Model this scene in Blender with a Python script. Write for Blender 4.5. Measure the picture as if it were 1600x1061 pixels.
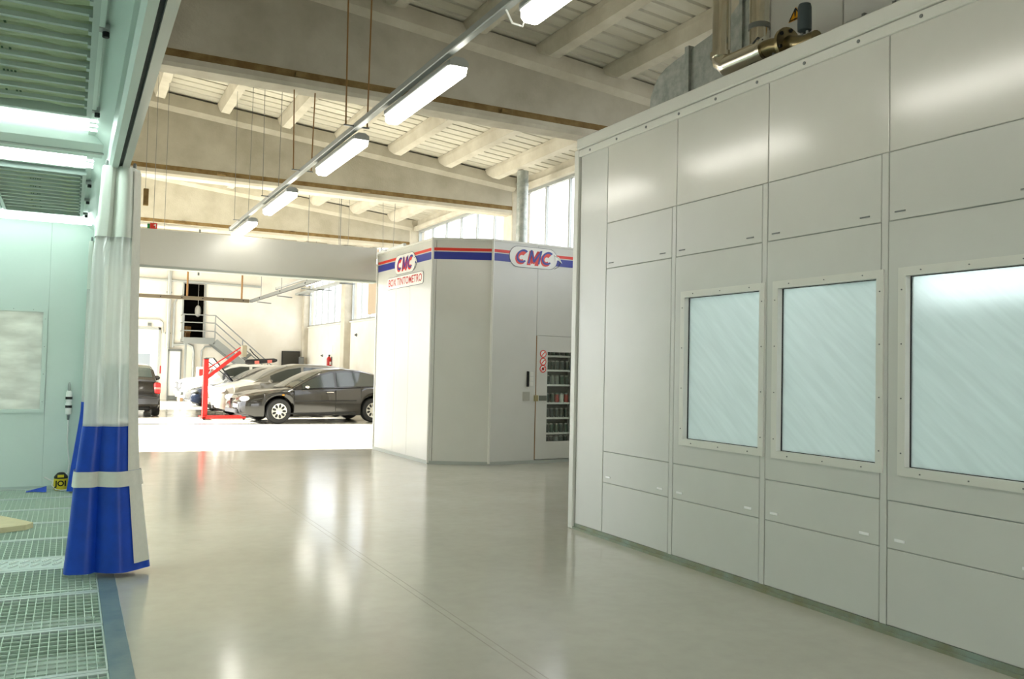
import bpy, bmesh, math, random
from mathutils import Vector, Matrix
random.seed(7)
for o in list(bpy.data.objects): bpy.data.objects.remove(o)
SC = bpy.context.scene
COL = SC.collection
PI = math.pi
# ------------------------------------------------------------------ camera
CAM_H, FPX = 1.5, 1331.5
YAW, PITCH, ROLL = math.radians(27.3356), math.radians(1.9666), math.radians(1.2467)
_fwd = Vector((math.sin(YAW)*math.cos(PITCH), math.cos(YAW)*math.cos(PITCH), math.sin(PITCH)))
_rt = Vector((math.cos(YAW), -math.sin(YAW), 0)); _up = _rt.cross(_fwd)
R2 = _rt*math.cos(ROLL) + _up*math.sin(ROLL); U2 = -_rt*math.sin(ROLL) + _up*math.cos(ROLL)
cd = bpy.data.cameras.new('camera'); cam = bpy.data.objects.new('camera', cd); COL.objects.link(cam)
cd.sensor_width = 36; cd.lens = FPX/1600*36; cd.clip_start = .05; cd.clip_end = 300
m3 = Matrix((R2, U2, -_fwd)).transposed()
cam.matrix_world = Matrix.Translation((0, 0, CAM_H)) @ m3.to_4x4()
SC.camera = cam
def at(px, py, axis, v):
    """photo pixel -> world point on the plane axis=v"""
    k = R2*((px-800)/FPX) - U2*((py-530.5)/FPX) + _fwd
    i = 'xyz'.index(axis); o = Vector((0, 0, CAM_H))
    return o + k*((v-o[i])/k[i])
# ------------------------------------------------------------------ world, sun, exposure
W = bpy.data.worlds.new('world'); SC.world = W; W.use_nodes = True
_bg = W.node_tree.nodes['Background']; _bg.inputs[0].default_value = (.97, .985, 1, 1); _bg.inputs[1].default_value = 4.2
sl = bpy.data.lights.new('sun', 'SUN'); sl.energy = 36; sl.angle = math.radians(.8); sl.color = (1, .97, .91)
sun = bpy.data.objects.new('sun', sl); COL.objects.link(sun); sun.location = (-20, 25, 15)
sun.rotation_euler = Vector((.9, -.1, -.41)).to_track_quat('-Z', 'Y').to_euler()
vs = SC.view_settings; vs.view_transform = 'Standard'; vs.look = 'None'; vs.gamma = 1; vs.exposure = 0.55; vs.use_curve_mapping = False
LAMP_E, BOOTH_E, BOOTH_R = 10, 7.5, 5.5

# ------------------------------------------------------------------ materials
def srgb(r, g, b):
    f = lambda c: c/12.92 if c <= .04045 else ((c+.055)/1.055)**2.4
    return (f(r/255), f(g/255), f(b/255), 1)
MATS = {}
def mat(name, col, rough=.5, metal=0, var=0, scale=6, bump=0, bscale=60, spec=.5, emit=None, es=0, coat=0, col2=None, stretch=None, alpha=None, trans=0):
    if name in MATS: return MATS[name]
    m = bpy.data.materials.new(name); m.use_nodes = True; nt = m.node_tree; b = nt.nodes['Principled BSDF']
    b.inputs['Base Color'].default_value = col; b.inputs['Roughness'].default_value = rough; b.inputs['Metallic'].default_value = metal
    b.inputs['Specular IOR Level'].default_value = spec; b.inputs['Coat Weight'].default_value = coat
    b.inputs['Coat Roughness'].default_value = .05; b.inputs['Transmission Weight'].default_value = trans
    tc = nt.nodes.new('ShaderNodeTexCoord')
    src = tc.outputs['Object']
    if stretch:
        mp = nt.nodes.new('ShaderNodeMapping'); mp.inputs['Scale'].default_value = stretch; nt.links.new(src, mp.inputs[0]); src = mp.outputs[0]
    if var or col2:
        n = nt.nodes.new('ShaderNodeTexNoise'); n.inputs['Scale'].default_value = scale; n.inputs['Detail'].default_value = 6; n.inputs['Roughness'].default_value = .6
        nt.links.new(src, n.inputs['Vector'])
        mx = nt.nodes.new('ShaderNodeMix'); mx.data_type = 'RGBA'
        c2 = col2 or tuple(c*(1-var) for c in col[:3])+(1,)
        mx.inputs[6].default_value = col; mx.inputs[7].default_value = c2
        rp = nt.nodes.new('ShaderNodeMapRange'); rp.inputs[1].default_value = .35; rp.inputs[2].default_value = .65
        nt.links.new(n.outputs['Fac'], rp.inputs[0]); nt.links.new(rp.outputs[0], mx.inputs[0]); nt.links.new(mx.outputs[2], b.inputs['Base Color'])
    if bump:
        n2 = nt.nodes.new('ShaderNodeTexNoise'); n2.inputs['Scale'].default_value = bscale; n2.inputs['Detail'].default_value = 4
        nt.links.new(src, n2.inputs['Vector'])
        bp = nt.nodes.new('ShaderNodeBump'); bp.inputs['Strength'].default_value = bump; bp.inputs['Distance'].default_value = .02
        nt.links.new(n2.outputs['Fac'], bp.inputs['Height']); nt.links.new(bp.outputs[0], b.inputs['Normal'])
    if emit: b.inputs['Emission Color'].default_value = emit; b.inputs['Emission Strength'].default_value = es
    if alpha is not None: b.inputs['Alpha'].default_value = alpha
    MATS[name] = m
    return m
def glass_mat(name, tint=(1, 1, 1, 1), gl=.12, rough=.02):
    if name in MATS: return MATS[name]
    m = bpy.data.materials.new(name); m.use_nodes = True; nt = m.node_tree; nt.nodes.clear()
    o = nt.nodes.new('ShaderNodeOutputMaterial'); t = nt.nodes.new('ShaderNodeBsdfTransparent'); g = nt.nodes.new('ShaderNodeBsdfGlossy'); mx = nt.nodes.new('ShaderNodeMixShader')
    t.inputs[0].default_value = tint; g.inputs['Roughness'].default_value = rough; mx.inputs[0].default_value = gl
    nt.links.new(t.outputs[0], mx.inputs[1]); nt.links.new(g.outputs[0], mx.inputs[2]); nt.links.new(mx.outputs[0], o.inputs[0])
    MATS[name] = m; return m
def film_mat(name, col, transp=.3, streak=.35, scale=(1.2, 7, 2.2), rot=(.5, 0, 0), gl=.06, blur=0):
    """thin plastic film: translucent + transparent with creases"""
    if name in MATS: return MATS[name]
    m = bpy.data.materials.new(name); m.use_nodes = True; nt = m.node_tree; nt.nodes.clear(); N = nt.nodes.new; L = nt.links.new
    o = N('ShaderNodeOutputMaterial'); tc = N('ShaderNodeTexCoord'); mp = N('ShaderNodeMapping'); mp.inputs['Scale'].default_value = scale; m0 = N('ShaderNodeMapping'); m0.inputs['Rotation'].default_value = rot
    n = N('ShaderNodeTexNoise'); n.inputs['Scale'].default_value = 3; n.inputs['Detail'].default_value = 5
    L(tc.outputs['Object'], m0.inputs[0]); L(m0.outputs[0], mp.inputs[0]); L(mp.outputs[0], n.inputs['Vector'])
    mr = N('ShaderNodeMapRange'); mr.inputs[1].default_value = .35; mr.inputs[2].default_value = .7; mr.inputs[3].default_value = 1-streak; mr.inputs[4].default_value = 1
    L(n.outputs['Fac'], mr.inputs[0])
    cm = N('ShaderNodeMix'); cm.data_type = 'RGBA'; cm.inputs[6].default_value = (0, 0, 0, 1); cm.inputs[7].default_value = col; L(mr.outputs[0], cm.inputs[0])
    tr = N('ShaderNodeBsdfTranslucent'); L(cm.outputs[2], tr.inputs[0]); df = N('ShaderNodeBsdfDiffuse'); L(cm.outputs[2], df.inputs[0])
    tp = N('ShaderNodeBsdfRefraction' if blur else 'ShaderNodeBsdfTransparent'); tp.inputs[0].default_value = col
    if blur: tp.inputs['Roughness'].default_value = blur; tp.inputs['IOR'].default_value = 1.2
    g = N('ShaderNodeBsdfGlossy'); g.inputs['Roughness'].default_value = .06
    a = N('ShaderNodeMixShader'); a.inputs[0].default_value = .4; L(tr.outputs[0], a.inputs[1]); L(df.outputs[0], a.inputs[2])
    b = N('ShaderNodeMixShader'); b.inputs[0].default_value = transp; L(a.outputs[0], b.inputs[1]); L(tp.outputs[0], b.inputs[2])
    c = N('ShaderNodeMixShader'); c.inputs[0].default_value = gl; L(b.outputs[0], c.inputs[1]); L(g.outputs[0], c.inputs[2]); L(c.outputs[0], o.inputs[0])
    MATS[name] = m; return m

M_panel = mat('white_panel', srgb(214, 215, 209), .24, var=.03, scale=2, bump=.012, bscale=220)
M_panel2 = mat('white_panel_gloss', srgb(218, 217, 209), .2, var=.03, scale=2, bump=.01, bscale=160, spec=.9)
M_trim = mat('white_trim', srgb(224, 224, 216), .3)
M_seam = mat('seam_grey', srgb(176, 182, 176), .4)
M_galv = mat('galvanised_steel', srgb(186, 190, 184), .4, .45, col2=srgb(150, 158, 152), scale=9, bump=.03)
M_steel = mat('polished_steel', srgb(226, 222, 208), .22, 1, var=.1, scale=3)
M_concrete = mat('concrete', srgb(193, 188, 173), .85, col2=srgb(174, 168, 151), scale=1.6, bump=.25, bscale=30)
M_conc_l = mat('concrete_light', srgb(208, 202, 186), .85, col2=srgb(190, 183, 165), scale=2.2, bump=.2, bscale=30)
M_brown = mat('mottled_brown', srgb(112, 88, 48), .9, col2=srgb(140, 118, 76), scale=5)
M_deck = mat('roof_deck', srgb(214, 210, 196), .6, col2=srgb(196, 191, 174), scale=.8, stretch=(.3, 2, 1))
M_wall = mat('white_wall', srgb(238, 234, 224), .85, col2=srgb(228, 222, 208), scale=.8, bump=.05, bscale=20)
M_grey = mat('grey_metal', srgb(120, 124, 122), .45, .4)
M_lgrey = mat('light_grey_metal', srgb(176, 180, 178), .4, .3)
M_dark = mat('dark_rubber', srgb(26, 27, 28), .6)
M_black = mat('black_gap', srgb(14, 14, 14), .8)
M_rust = mat('rusty_rod', srgb(158, 120, 74), .7, .3)
M_red = mat('red_paint', srgb(188, 30, 24), .35)
M_redp = mat('red_print', srgb(226, 52, 34), .4)
M_bluep = mat('blue_print', srgb(28, 44, 150), .35)
M_white = mat('white_paint', srgb(240, 240, 236), .4)
M_yellow = mat('yellow_plastic', srgb(226, 206, 40), .4)
M_orange = mat('warning_orange', srgb(238, 168, 20), .4)
M_lampglow = mat('lamp_diffuser', (1, 1, 1, 1), .4, emit=(1, .96, .86, 1), es=LAMP_E)
M_tube = mat('booth_tube', (1, 1, 1, 1), .4, emit=(.84, 1, .94, 1), es=BOOTH_E)
M_tube_r = mat('booth_tube_right', (1, 1, 1, 1), .4, emit=(.93, 1, 1, 1), es=BOOTH_R)
M_green = mat('booth_white', srgb(214, 228, 220), .32, var=.03, scale=2)
M_glass = glass_mat('clear_glass', (.82, .83, .84, 1), .05)
M_carglass = glass_mat('car_glass', (.30, .36, .34, 1), .16)
M_cloud = film_mat('window_film', (.90, .94, .95, 1), .34, .13, scale=(1, .7, 8), rot=(-.7, 0, 0), blur=.3)
M_cloud2 = film_mat('window_film_left', (.84, .90, .87, 1), .2, .25)
M_pvc = film_mat('clear_pvc', (.90, .92, .90, 1), .28, .12, scale=(14, 14, .6), rot=(0, 0, 0), gl=.08)
M_canvas = mat('white_canvas', srgb(226, 232, 222), .5, var=.06, scale=4)
M_blue = mat('blue_pvc', srgb(18, 74, 196), .38, var=.2, scale=7, bump=.06, bscale=8)
M_belt = mat('white_webbing', srgb(226, 226, 214), .7, var=.05, scale=30)
M_grate = mat('grating_steel', srgb(196, 214, 200), .5, .15)
M_gratebar = mat('grating_flat', srgb(190, 204, 198), .45, .25)
M_pit = mat('pit_floor', srgb(216, 230, 220), .9, var=.2, scale=3)
M_kerb = mat('blue_grey_steel', srgb(104, 132, 140), .4, .4, col2=srgb(128, 150, 152), scale=5)
M_filter = mat('filter_fabric', srgb(206, 216, 186), .95, col2=srgb(176, 192, 156), scale=3, stretch=(.6, 3, 1))
M_filter2 = mat('filter_print', srgb(62, 92, 66), .95)

# floor: worn glossy resin
def floor_material():
    m = bpy.data.materials.new('resin_floor'); m.use_nodes = True; nt = m.node_tree; b = nt.nodes['Principled BSDF']; N = nt.nodes.new; L = nt.links.new
    tc = N('ShaderNodeTexCoord')
    n1 = N('ShaderNodeTexNoise'); n1.inputs['Scale'].default_value = .7; n1.inputs['Detail'].default_value = 8; n1.inputs['Roughness'].default_value = .65
    n2 = N('ShaderNodeTexNoise'); n2.inputs['Scale'].default_value = 9; n2.inputs['Detail'].default_value = 6
    L(tc.outputs['Object'], n1.inputs['Vector']); L(tc.outputs['Object'], n2.inputs['Vector'])
    cr = N('ShaderNodeValToRGB'); cr.color_ramp.elements[0].position = .3; cr.color_ramp.elements[0].color = srgb(182, 180, 168); cr.color_ramp.elements[1].position = .7; cr.color_ramp.elements[1].color = srgb(194, 192, 180)
    L(n1.outputs['Fac'], cr.inputs[0])
    mx = N('ShaderNodeMix'); mx.data_type = 'RGBA'; mx.blend_type = 'MULTIPLY'; mx.inputs[0].default_value = .16
    cr2 = N('ShaderNodeValToRGB'); cr2.color_ramp.elements[0].position = .3; cr2.color_ramp.elements[0].color = (.72, .72, .7, 1); cr2.color_ramp.elements[1].position = .6; cr2.color_ramp.elements[1].color = (1, 1, 1, 1)
    L(n2.outputs['Fac'], cr2.inputs[0]); L(cr.outputs[0], mx.inputs[6]); L(cr2.outputs[0], mx.inputs[7]); L(mx.outputs[2], b.inputs['Base Color'])
    mr = N('ShaderNodeMapRange'); mr.inputs[3].default_value = .11; mr.inputs[4].default_value = .2; L(n1.outputs['Fac'], mr.inputs[0]); L(mr.outputs[0], b.inputs['Roughness'])
    n3 = N('ShaderNodeTexNoise'); n3.inputs['Scale'].default_value = 2.2; n3.inputs['Detail'].default_value = 3; L(tc.outputs['Object'], n3.inputs['Vector'])
    bp = N('ShaderNodeBump'); bp.inputs['Strength'].default_value = .05; bp.inputs['Distance'].default_value = .02; L(n3.outputs['Fac'], bp.inputs['Height']); L(bp.outputs[0], b.inputs['Normal'])
    b.inputs['Specular IOR Level'].default_value = .8
    return m
M_floor = floor_material()

# ------------------------------------------------------------------ mesh helpers
class MB:
    def __init__(s): s.v = []; s.f = []
    def add(s, vs, fs):
        n = len(s.v); s.v += [tuple(v) for v in vs]; s.f += [tuple(i+n for i in f) for f in fs]; return s
    def box(s, x0, x1, y0, y1, z0, z1):
        x0, x1 = sorted((x0, x1)); y0, y1 = sorted((y0, y1)); z0, z1 = sorted((z0, z1))
        return s.add([(x0,y0,z0),(x1,y0,z0),(x1,y1,z0),(x0,y1,z0),(x0,y0,z1),(x1,y0,z1),(x1,y1,z1),(x0,y1,z1)],
                     [(0,3,2,1),(4,5,6,7),(0,1,5,4),(1,2,6,5),(2,3,7,6),(3,0,4,7)])
    def cbox(s, x0, x1, y0, y1, z0, z1, c=.01):
        """box with chamfered edges"""
        x0, x1 = sorted((x0, x1)); y0, y1 = sorted((y0, y1)); z0, z1 = sorted((z0, z1))
        bm = bmesh.new(); bmesh.ops.create_cube(bm, size=1)
        for v in bm.verts: v.co = Vector(((x0+x1)/2+v.co.x*(x1-x0), (y0+y1)/2+v.co.y*(y1-y0), (z0+z1)/2+v.co.z*(z1-z0)))
        bmesh.ops.bevel(bm, geom=bm.edges[:], offset=min(c, .45*min(x1-x0, y1-y0, z1-z0)), segments=1, affect='EDGES')
        bm.verts.index_update(); s.add([v.co for v in bm.verts], [[v.index for v in f.verts] for f in bm.faces]); bm.free(); return s
    def obox(s, p, u, v, w, su, sv, sw):
        """box centred at p with axes u, v, w and sizes"""
        p = Vector(p); u = Vector(u).normalized()*su/2; v = Vector(v).normalized()*sv/2; w = Vector(w).normalized()*sw/2
        q = [p+a*u+b*v+c*w for c in (-1, 1) for (a, b) in ((-1,-1),(1,-1),(1,1),(-1,1))]
        return s.add(q, [(0,3,2,1),(4,5,6,7),(0,1,5,4),(1,2,6,5),(2,3,7,6),(3,0,4,7)])
    def bar(s, a, b, wd, ht, up=(0, 0, 1)):
        a = Vector(a); b = Vector(b); d = (b-a); L = d.length; d.normalize(); u = Vector(up)
        if abs(d.dot(u)) > .99: u = Vector((1, 0, 0))
        side = d.cross(u).normalized(); u = side.cross(d)
        return s.obox((a+b)/2, d, side, u, L, wd, ht)
    def tube(s, pts, r, n=8, cap=True):
        pts = [Vector(p) for p in pts]; rs = r if isinstance(r, (list, tuple)) else [r]*len(pts); rings = []
        ref = None
        for i, p in enumerate(pts):
            d = (pts[min(i+1, len(pts)-1)]-pts[max(i-1, 0)]).normalized()
            if ref is None: ref = Vector((0, 0, 1)) if abs(d.z) < .9 else Vector((1, 0, 0))
            a = d.cross(ref)
            if a.length < 1e-4: a = d.orthogonal()
            a.normalize(); b = a.cross(d).normalized(); ref = b
            rings.append([p+(a*math.cos(2*PI*k/n)+b*math.sin(2*PI*k/n))*rs[i] for k in range(n)])
        return s.loft(rings, True, cap)
    def loft(s, rings, closed=True, cap=True):
        n = len(rings[0]); vs = [p for r in rings for p in r]; fs = []
        for i in range(len(rings)-1):
            for k in range(n if closed else n-1):
                k2 = (k+1) % n; fs.append((i*n+k, i*n+k2, (i+1)*n+k2, (i+1)*n+k))
        if cap and closed: fs.append(tuple(range(n))[::-1]); fs.append(tuple((len(rings)-1)*n+k for k in range(n)))
        return s.add(vs, fs)
    def prism(s, poly, ext):
        """poly: list of 3D points, ext: extrusion vector"""
        e = Vector(ext); a = [Vector(p) for p in poly]; n = len(a)
        return s.add(a+[p+e for p in a], [tuple(range(n))[::-1], tuple(range(n, 2*n))]+[(i, (i+1) % n, n+(i+1) % n, n+i) for i in range(n)])
    def lathe(s, prof, c, axis='z', n=20, cap=True):
        c = Vector(c); rings = []
        for (r, h) in prof:
            ring = []
            for k in range(n):
                a = 2*PI*k/n; x, y = r*math.cos(a), r*math.sin(a)
                ring.append(c+(Vector((x, y, h)) if axis == 'z' else Vector((x, h, y)) if axis == 'y' else Vector((h, x, y))))
            rings.append(ring)
        return s.loft(rings, True, cap)
    def ellipsoid(s, c, rx, ry, rz, n=12, m=8):
        return s.add([(c[0]+rx*math.sin(PI*i/m)*math.cos(2*PI*k/n), c[1]+ry*math.sin(PI*i/m)*math.sin(2*PI*k/n), c[2]+rz*math.cos(PI*i/m)) for i in range(m+1) for k in range(n)],
                     [(i*n+k, (i+1)*n+k, (i+1)*n+(k+1) % n, i*n+(k+1) % n) for i in range(m) for k in range(n)])
ORG = {}
def obj(name, mb, m, parent=None, smooth=False, local=False):
    o0 = Vector((0, 0, 0)) if (local or parent is None) else ORG.get(parent, Vector((0, 0, 0)))
    me = bpy.data.meshes.new(name)
    me.from_pydata([(v[0]-o0.x, v[1]-o0.y, v[2]-o0.z) for v in mb.v], [], mb.f); me.update()
    bm = bmesh.new(); bm.from_mesh(me); bmesh.ops.recalc_face_normals(bm, faces=bm.faces[:]); bm.to_mesh(me); bm.free()
    me.materials.append(m)
    if smooth:
        for p in me.polygons: p.use_smooth = True
        me.set_sharp_from_angle(angle=math.radians(38))
    o = bpy.data.objects.new(name, me); COL.objects.link(o)
    if parent is not None: o.parent = parent; ORG[o] = o0
    return o
def tag(o, label, cat, group=None):
    o['label'] = label; o['category'] = cat
    if group: o['group'] = group
    return o
def thing(name, label, cat, loc=(0, 0, 0), rotz=0, group=None):
    o = bpy.data.objects.new(name, None); COL.objects.link(o); o.location = loc; o.rotation_euler = (0, 0, rotz); o.empty_display_size = .2
    ORG[o] = Vector(loc); tag(o, label, cat, group); return o
def struct(name, mb, m, smooth=False):
    o = obj(name, mb, m, None, smooth); o['kind'] = 'structure'; return o
def sempty(name, loc=(0, 0, 0)):
    o = bpy.data.objects.new(name, None); COL.objects.link(o); o.location = loc; ORG[o] = Vector(loc); o['kind'] = 'structure'; return o
def stuff(o): o['kind'] = 'stuff'; return o
def text_mb(txt, origin, ux, uy, size, depth, bold=0, shear=0, xscale=1, center=True):
    cu = bpy.data.curves.new('t', 'FONT'); cu.body = txt; cu.size = 1; cu.offset = bold; cu.shear = shear; cu.resolution_u = 3
    if center: cu.align_x = 'CENTER'; cu.align_y = 'CENTER'
    to = bpy.data.objects.new('t', cu); COL.objects.link(to); bpy.context.view_layer.update()
    me = bpy.data.meshes.new_from_object(to); ux = Vector(ux).normalized(); uy = Vector(uy).normalized(); n = ux.cross(uy)
    mb = MB(); mb.add([Vector(origin)+ux*(v.co.x*size*xscale)+uy*(v.co.y*size)+n*depth for v in me.vertices], [list(p.vertices) for p in me.polygons])
    bpy.data.objects.remove(to); bpy.data.curves.remove(cu); bpy.data.meshes.remove(me); return mb
def lerp_tab(tab, x):
    if x <= tab[0][0]: return tab[0][1]
    for (a, b), (c, d) in zip(tab, tab[1:]):
        if x <= c: return b+(d-b)*(x-a)/(c-a) if c > a else d
    return tab[-1][1]

# ================================================================== THE BUILDING
XR, YR, XL, YB = 8.75, 35.75, -5.2, -5.5
BEAMS = [-2.15, 4.1, 10.35, 16.6, 23.0, 29.4]
def zdeck(x): return 6.535-.0955*x
# floor with the pit of the left booth left open
mb = MB()
mb.box(.325, XR+.3, YB, YR+.3, -.2, 0).box(XL-.3, .325, 11.42, YR+.3, -.2, 0).box(XL-.3, .325, YB, -1.6, -.2, 0).box(XL-.3, -4.2, -1.6, 11.42, -.2, 0)
flo = struct('floor', mb, M_floor)
jx = at(400, 760, 'z', 0).x
for jj in (jx, jx+.05): obj('floor_joint', MB().box(jj, jj+.006, 3, 14.5, -.01, .0008), mat('joint_filler', srgb(172, 170, 157), .2), flo)
struct('floor_yard', MB().box(-60, XL-.3, -40, 80, -.25, -.02).box(XR+.3, 60, -40, 80, -.25, -.02).box(XL-.3, XR+.3, -40, YB, -.25, -.02), mat('yard_asphalt', srgb(150, 148, 140), .9, var=.2, scale=2))
# right wall: sill wall, spandrel, pillars
wr = sempty('wall_right', (XR, 15, 0))
obj('sill_wall', MB().box(XR, XR+.25, YB, YR+.25, 0, 3.05), M_wall, wr)
obj('spandrel', MB().box(XR-.02, XR+.25, YB, YR+.25, 5.42, 6.2), M_conc_l, wr)
obj('gutter_ledge', MB().box(XR-.12, XR-.02, YB, YR, 5.40, 5.52), M_conc_l, wr)
for b in BEAMS: obj('pillar', MB().cbox(XR-.24, XR+.22, b-.02, b+.42, 0, 5.72, .02), M_conc_l, wr)
obj('pillar', MB().cbox(XR-.2, XR+.22, YR-.3, YR+.2, 0, 5.72, .02), M_conc_l, wr)
# windows in the right wall
ends = [b for b in BEAMS]+[YR-.3]
wn = 0
for i in range(1, len(BEAMS)):
    y0, y1 = ends[i]+.42, ends[i+1]-.02
    if y1 < 5: continue
    wn += 1
    w = sempty('window_%d' % wn, (XR, (y0+y1)/2, 3.05))
    obj('window_frame', MB().box(XR+.02, XR+.1, y0, y1, 3.05, 3.12).box(XR+.02, XR+.1, y0, y1, 5.35, 5.42).box(XR+.02, XR+.1, y0, y0+.06, 3.12, 5.35).box(XR+.02, XR+.1, y1-.06, y1, 3.12, 5.35), M_lgrey, w)
    obj('window_sill', MB().cbox(XR-.06, XR+.12, y0, y1, 3.0, 3.05, .01), M_wall, w)
    n = 6
    for k in range(n):
        a, c = y0+.06+(y1-y0-.12)*k/n, y0+.06+(y1-y0-.12)*(k+1)/n
        if k: obj('mullion', MB().box(XR+.03, XR+.09, a-.025, a+.025, 3.12, 5.35), M_lgrey, w)
        obj('pane', MB().box(XR+.055, XR+.065, a, c, 3.12, 5.35), M_glass, w)
    if i == len(BEAMS)-2:
        obj('roller_blind', MB().box(XR+.0, XR+.02, y1-2.9, y1-1.9, 3.2, 5.3), mat('brown_blind', srgb(196, 178, 154), .8), w)
# rear wall with an upper doorway
DX0, DX1, DZ0, DZ1 = 3.88, 4.66, 2.42, 4.6
mb = MB(); mb.box(XL, DX0, YR, YR+.25, 0, 7).box(DX1, XR+.25, YR, YR+.25, 0, 7).box(DX0, DX1, YR, YR+.25, 0, DZ0).box(DX0, DX1, YR, YR+.25, DZ1, 7)
struct('wall_rear', mb, M_wall)
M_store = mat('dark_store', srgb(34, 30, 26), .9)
mb = MB(); mb.box(DX0-.9, DX1+.9, YR+2.2, YR+2.3, DZ0-.1, DZ1+.3).box(DX0-1, DX0-.9, YR+.25, YR+2.3, DZ0-.1, DZ1+.3).box(DX1+.9, DX1+1, YR+.25, YR+2.3, DZ0-.1, DZ1+.3).box(DX0-1, DX1+1, YR+.25, YR+2.3, DZ1+.3, DZ1+.4).box(DX0-1, DX1+1, YR+.25, YR+2.3, DZ0-.2, DZ0-.1+.06)
struct('wall_storeroom', mb, M_store)
d1 = sempty('door_1', ((DX0+DX1)/2, YR, DZ0))
obj('door_frame', MB().box(DX0-.06, DX0, YR-.04, YR+.1, DZ0, DZ1+.06).box(DX1, DX1+.06, YR-.04, YR+.1, DZ0, DZ1+.06).box(DX0, DX1, YR-.04, YR+.1, DZ1, DZ1+.06), M_lgrey, d1)
d2 = sempty('door_2', (2.2, YR, 0))
obj('door_frame', MB().box(3.0, 3.08, YR-.05, YR, 0, 2.8).box(1.3, 3.08, YR-.05, YR, 2.72, 2.8), M_lgrey, d2)
obj('door_leaf', MB().cbox(1.3, 3.0, YR-.03, YR, .02, 2.72, .01), M_white, d2)
obj('door_window', MB().box(2.27, 2.72, YR-.045, YR-.03, 1.1, 1.78), mat('door_glazing', srgb(160, 170, 180), .1), d2)
obj('push_bar', MB().box(2.3, 2.8, YR-.1, YR-.05, .98, 1.04), M_grey, d2)
d3 = sempty('door_3', (3.6, YR, 0))
obj('door_frame', MB().box(3.36, 3.40, YR-.12, YR, 0, 1.95).box(3.82, 3.86, YR-.12, YR, 0, 1.95).box(3.36, 3.86, YR-.12, YR, 1.9, 1.98), M_grey, d3)
obj('door_leaf', MB().cbox(3.40, 3.82, YR-.06, YR, .16, 1.9, .01), M_white, d3)
obj('kick_plate', MB().box(3.40, 3.82, YR-.08, YR, .01, .16), M_grey, d3)
# left wall: gates enlarged to brighten the rear; back wall: opening added as fill
mb = MB(); GH = 5.6
mb.box(XL-.25, XL, YB, 16.0, 0, 7.2).box(XL-.25, XL, 16.0, YR, GH, 7.2).box(XL-.25, XL, 35.2, YR, 0, GH)
for y in (22.6, 29.0): mb.box(XL-.25, XL, y, y+.3, 0, GH)
struct('wall_left', mb, M_wall)
mb = MB(); mb.box(XL, .8, YB-.25, YB, 0, 7.2).box(4.0, XR+.25, YB-.25, YB, 0, 7.2).box(.8, 4.0, YB-.25, YB, 3.0, 7.2)  # unseen opening, added so skylight fills the foreground
struct('wall_back', mb, M_wall)
# ceiling: beams, joists, roof sheets
ce = sempty('ceiling', (2, 15, 6))
def beam(y0):
    y1 = y0+.36; x0, x1 = XL, XR-.2
    q = MB()
    q.add([(x0,y0,5.07),(x1,y0,5.07),(x1,y0,zdeck(x1)-.3),(x0,y0,zdeck(x0)-.3),(x0,y1,5.07),(x1,y1,5.07),(x1,y1,zdeck(x1)-.3),(x0,y1,zdeck(x0)-.3)],
          [(0,1,2,3),(5,4,7,6),(0,4,5,1),(3,2,6,7),(0,3,7,4),(1,5,6,2)])
    o = obj('beam', q, M_concrete, ce)
    q = MB(); a, b = y0-.09, y1+.09
    ys = [(y0, -.33), (a, -.25), (a, -.03), (b, -.03), (b, -.25), (y1, -.33)]
    q.loft([[(x, yy, zdeck(x)+dz) for yy, dz in ys] for x in (x0, x1)])
    obj('top_flange', q, M_conc_l, o)
    obj('brown_strip', MB().box(x0, x1, y0-.004, y1+.004, 4.985, 5.07), M_brown, o)  # darker brown strip between web and bottom flange
    q = MB(); ys = [(y0-.0, 4.985), (y0-.0, 4.92), (y0+.04, 4.88), (y1-.04, 4.88), (y1+.0, 4.92), (y1+.0, 4.985)]
    q.loft([[(x, yy, z) for yy, z in ys] for x in (x0, x1)])
    obj('bottom_flange', q, M_conc_l, o)
    for x in (2.3, 5.1): obj('bracket', MB().cbox(x, x+.16, y0-.05, y0, 4.99, 5.04, .005), M_brown, o)
    return o
for b in BEAMS: beam(b)
JX = [1.27+1.107*k for k in range(-6, 7)]
bays = [(YB, BEAMS[0])]+[(BEAMS[i]+.36, BEAMS[i+1]) for i in range(len(BEAMS)-1)]+[(BEAMS[-1]+.36, YR)]
jm = {}
for bi, (a, b) in enumerate(bays):
    a += .09; b -= .09
    for x in JX:
        if x > XR-.3: continue
        key = round(b-a, 3)
        if key not in jm:
            q = MB(); L = b-a
            for_rings = []
            for (y, h) in ((0, .09), (.02, .11), (.35, .25), (L-.35, .25), (L-.02, .11), (L, .09)):
                for_rings.append([(-.115, y, 0), (.115, y, 0), (.115, y, -.3*h), (.075, y, -h), (-.075, y, -h), (-.115, y, -.3*h)])
            q.loft(for_rings)
            o = obj('joist', q, M_conc_l, ce, local=True); jm[key] = o.data
        else:
            o = bpy.data.objects.new('joist', jm[key]); COL.objects.link(o); o.parent = ce
        o.location = Vector((x, a, zdeck(x)-.005))-ORG[ce]; o.rotation_euler = (0, math.atan(.0955), 0)
def sheet(y0, y1, n):
    q = MB(); p = (y1-y0)/n; prof = []
    for k in range(n):
        y = y0+k*p; prof += [(y+.012, 0), (y+p-.05, 0), (y+p-.04, .035), (y+p-.012, .035)]
    prof.append((y1+.0, .0))
    q.loft([[(x, y, zdeck(x)+z) for y, z in prof] for x in (XL, XR+.3)], False, False)
    q.loft([[(x, y, zdeck(x)+.09) for y in (y0, y1)] for x in (XL, XR+.3)], False, False)
    return obj('roof_sheet', q, M_deck, ce)
yy = YB
while yy < YR-.1:
    sheet(yy, yy+1.1, 4); yy += 1.1

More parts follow.
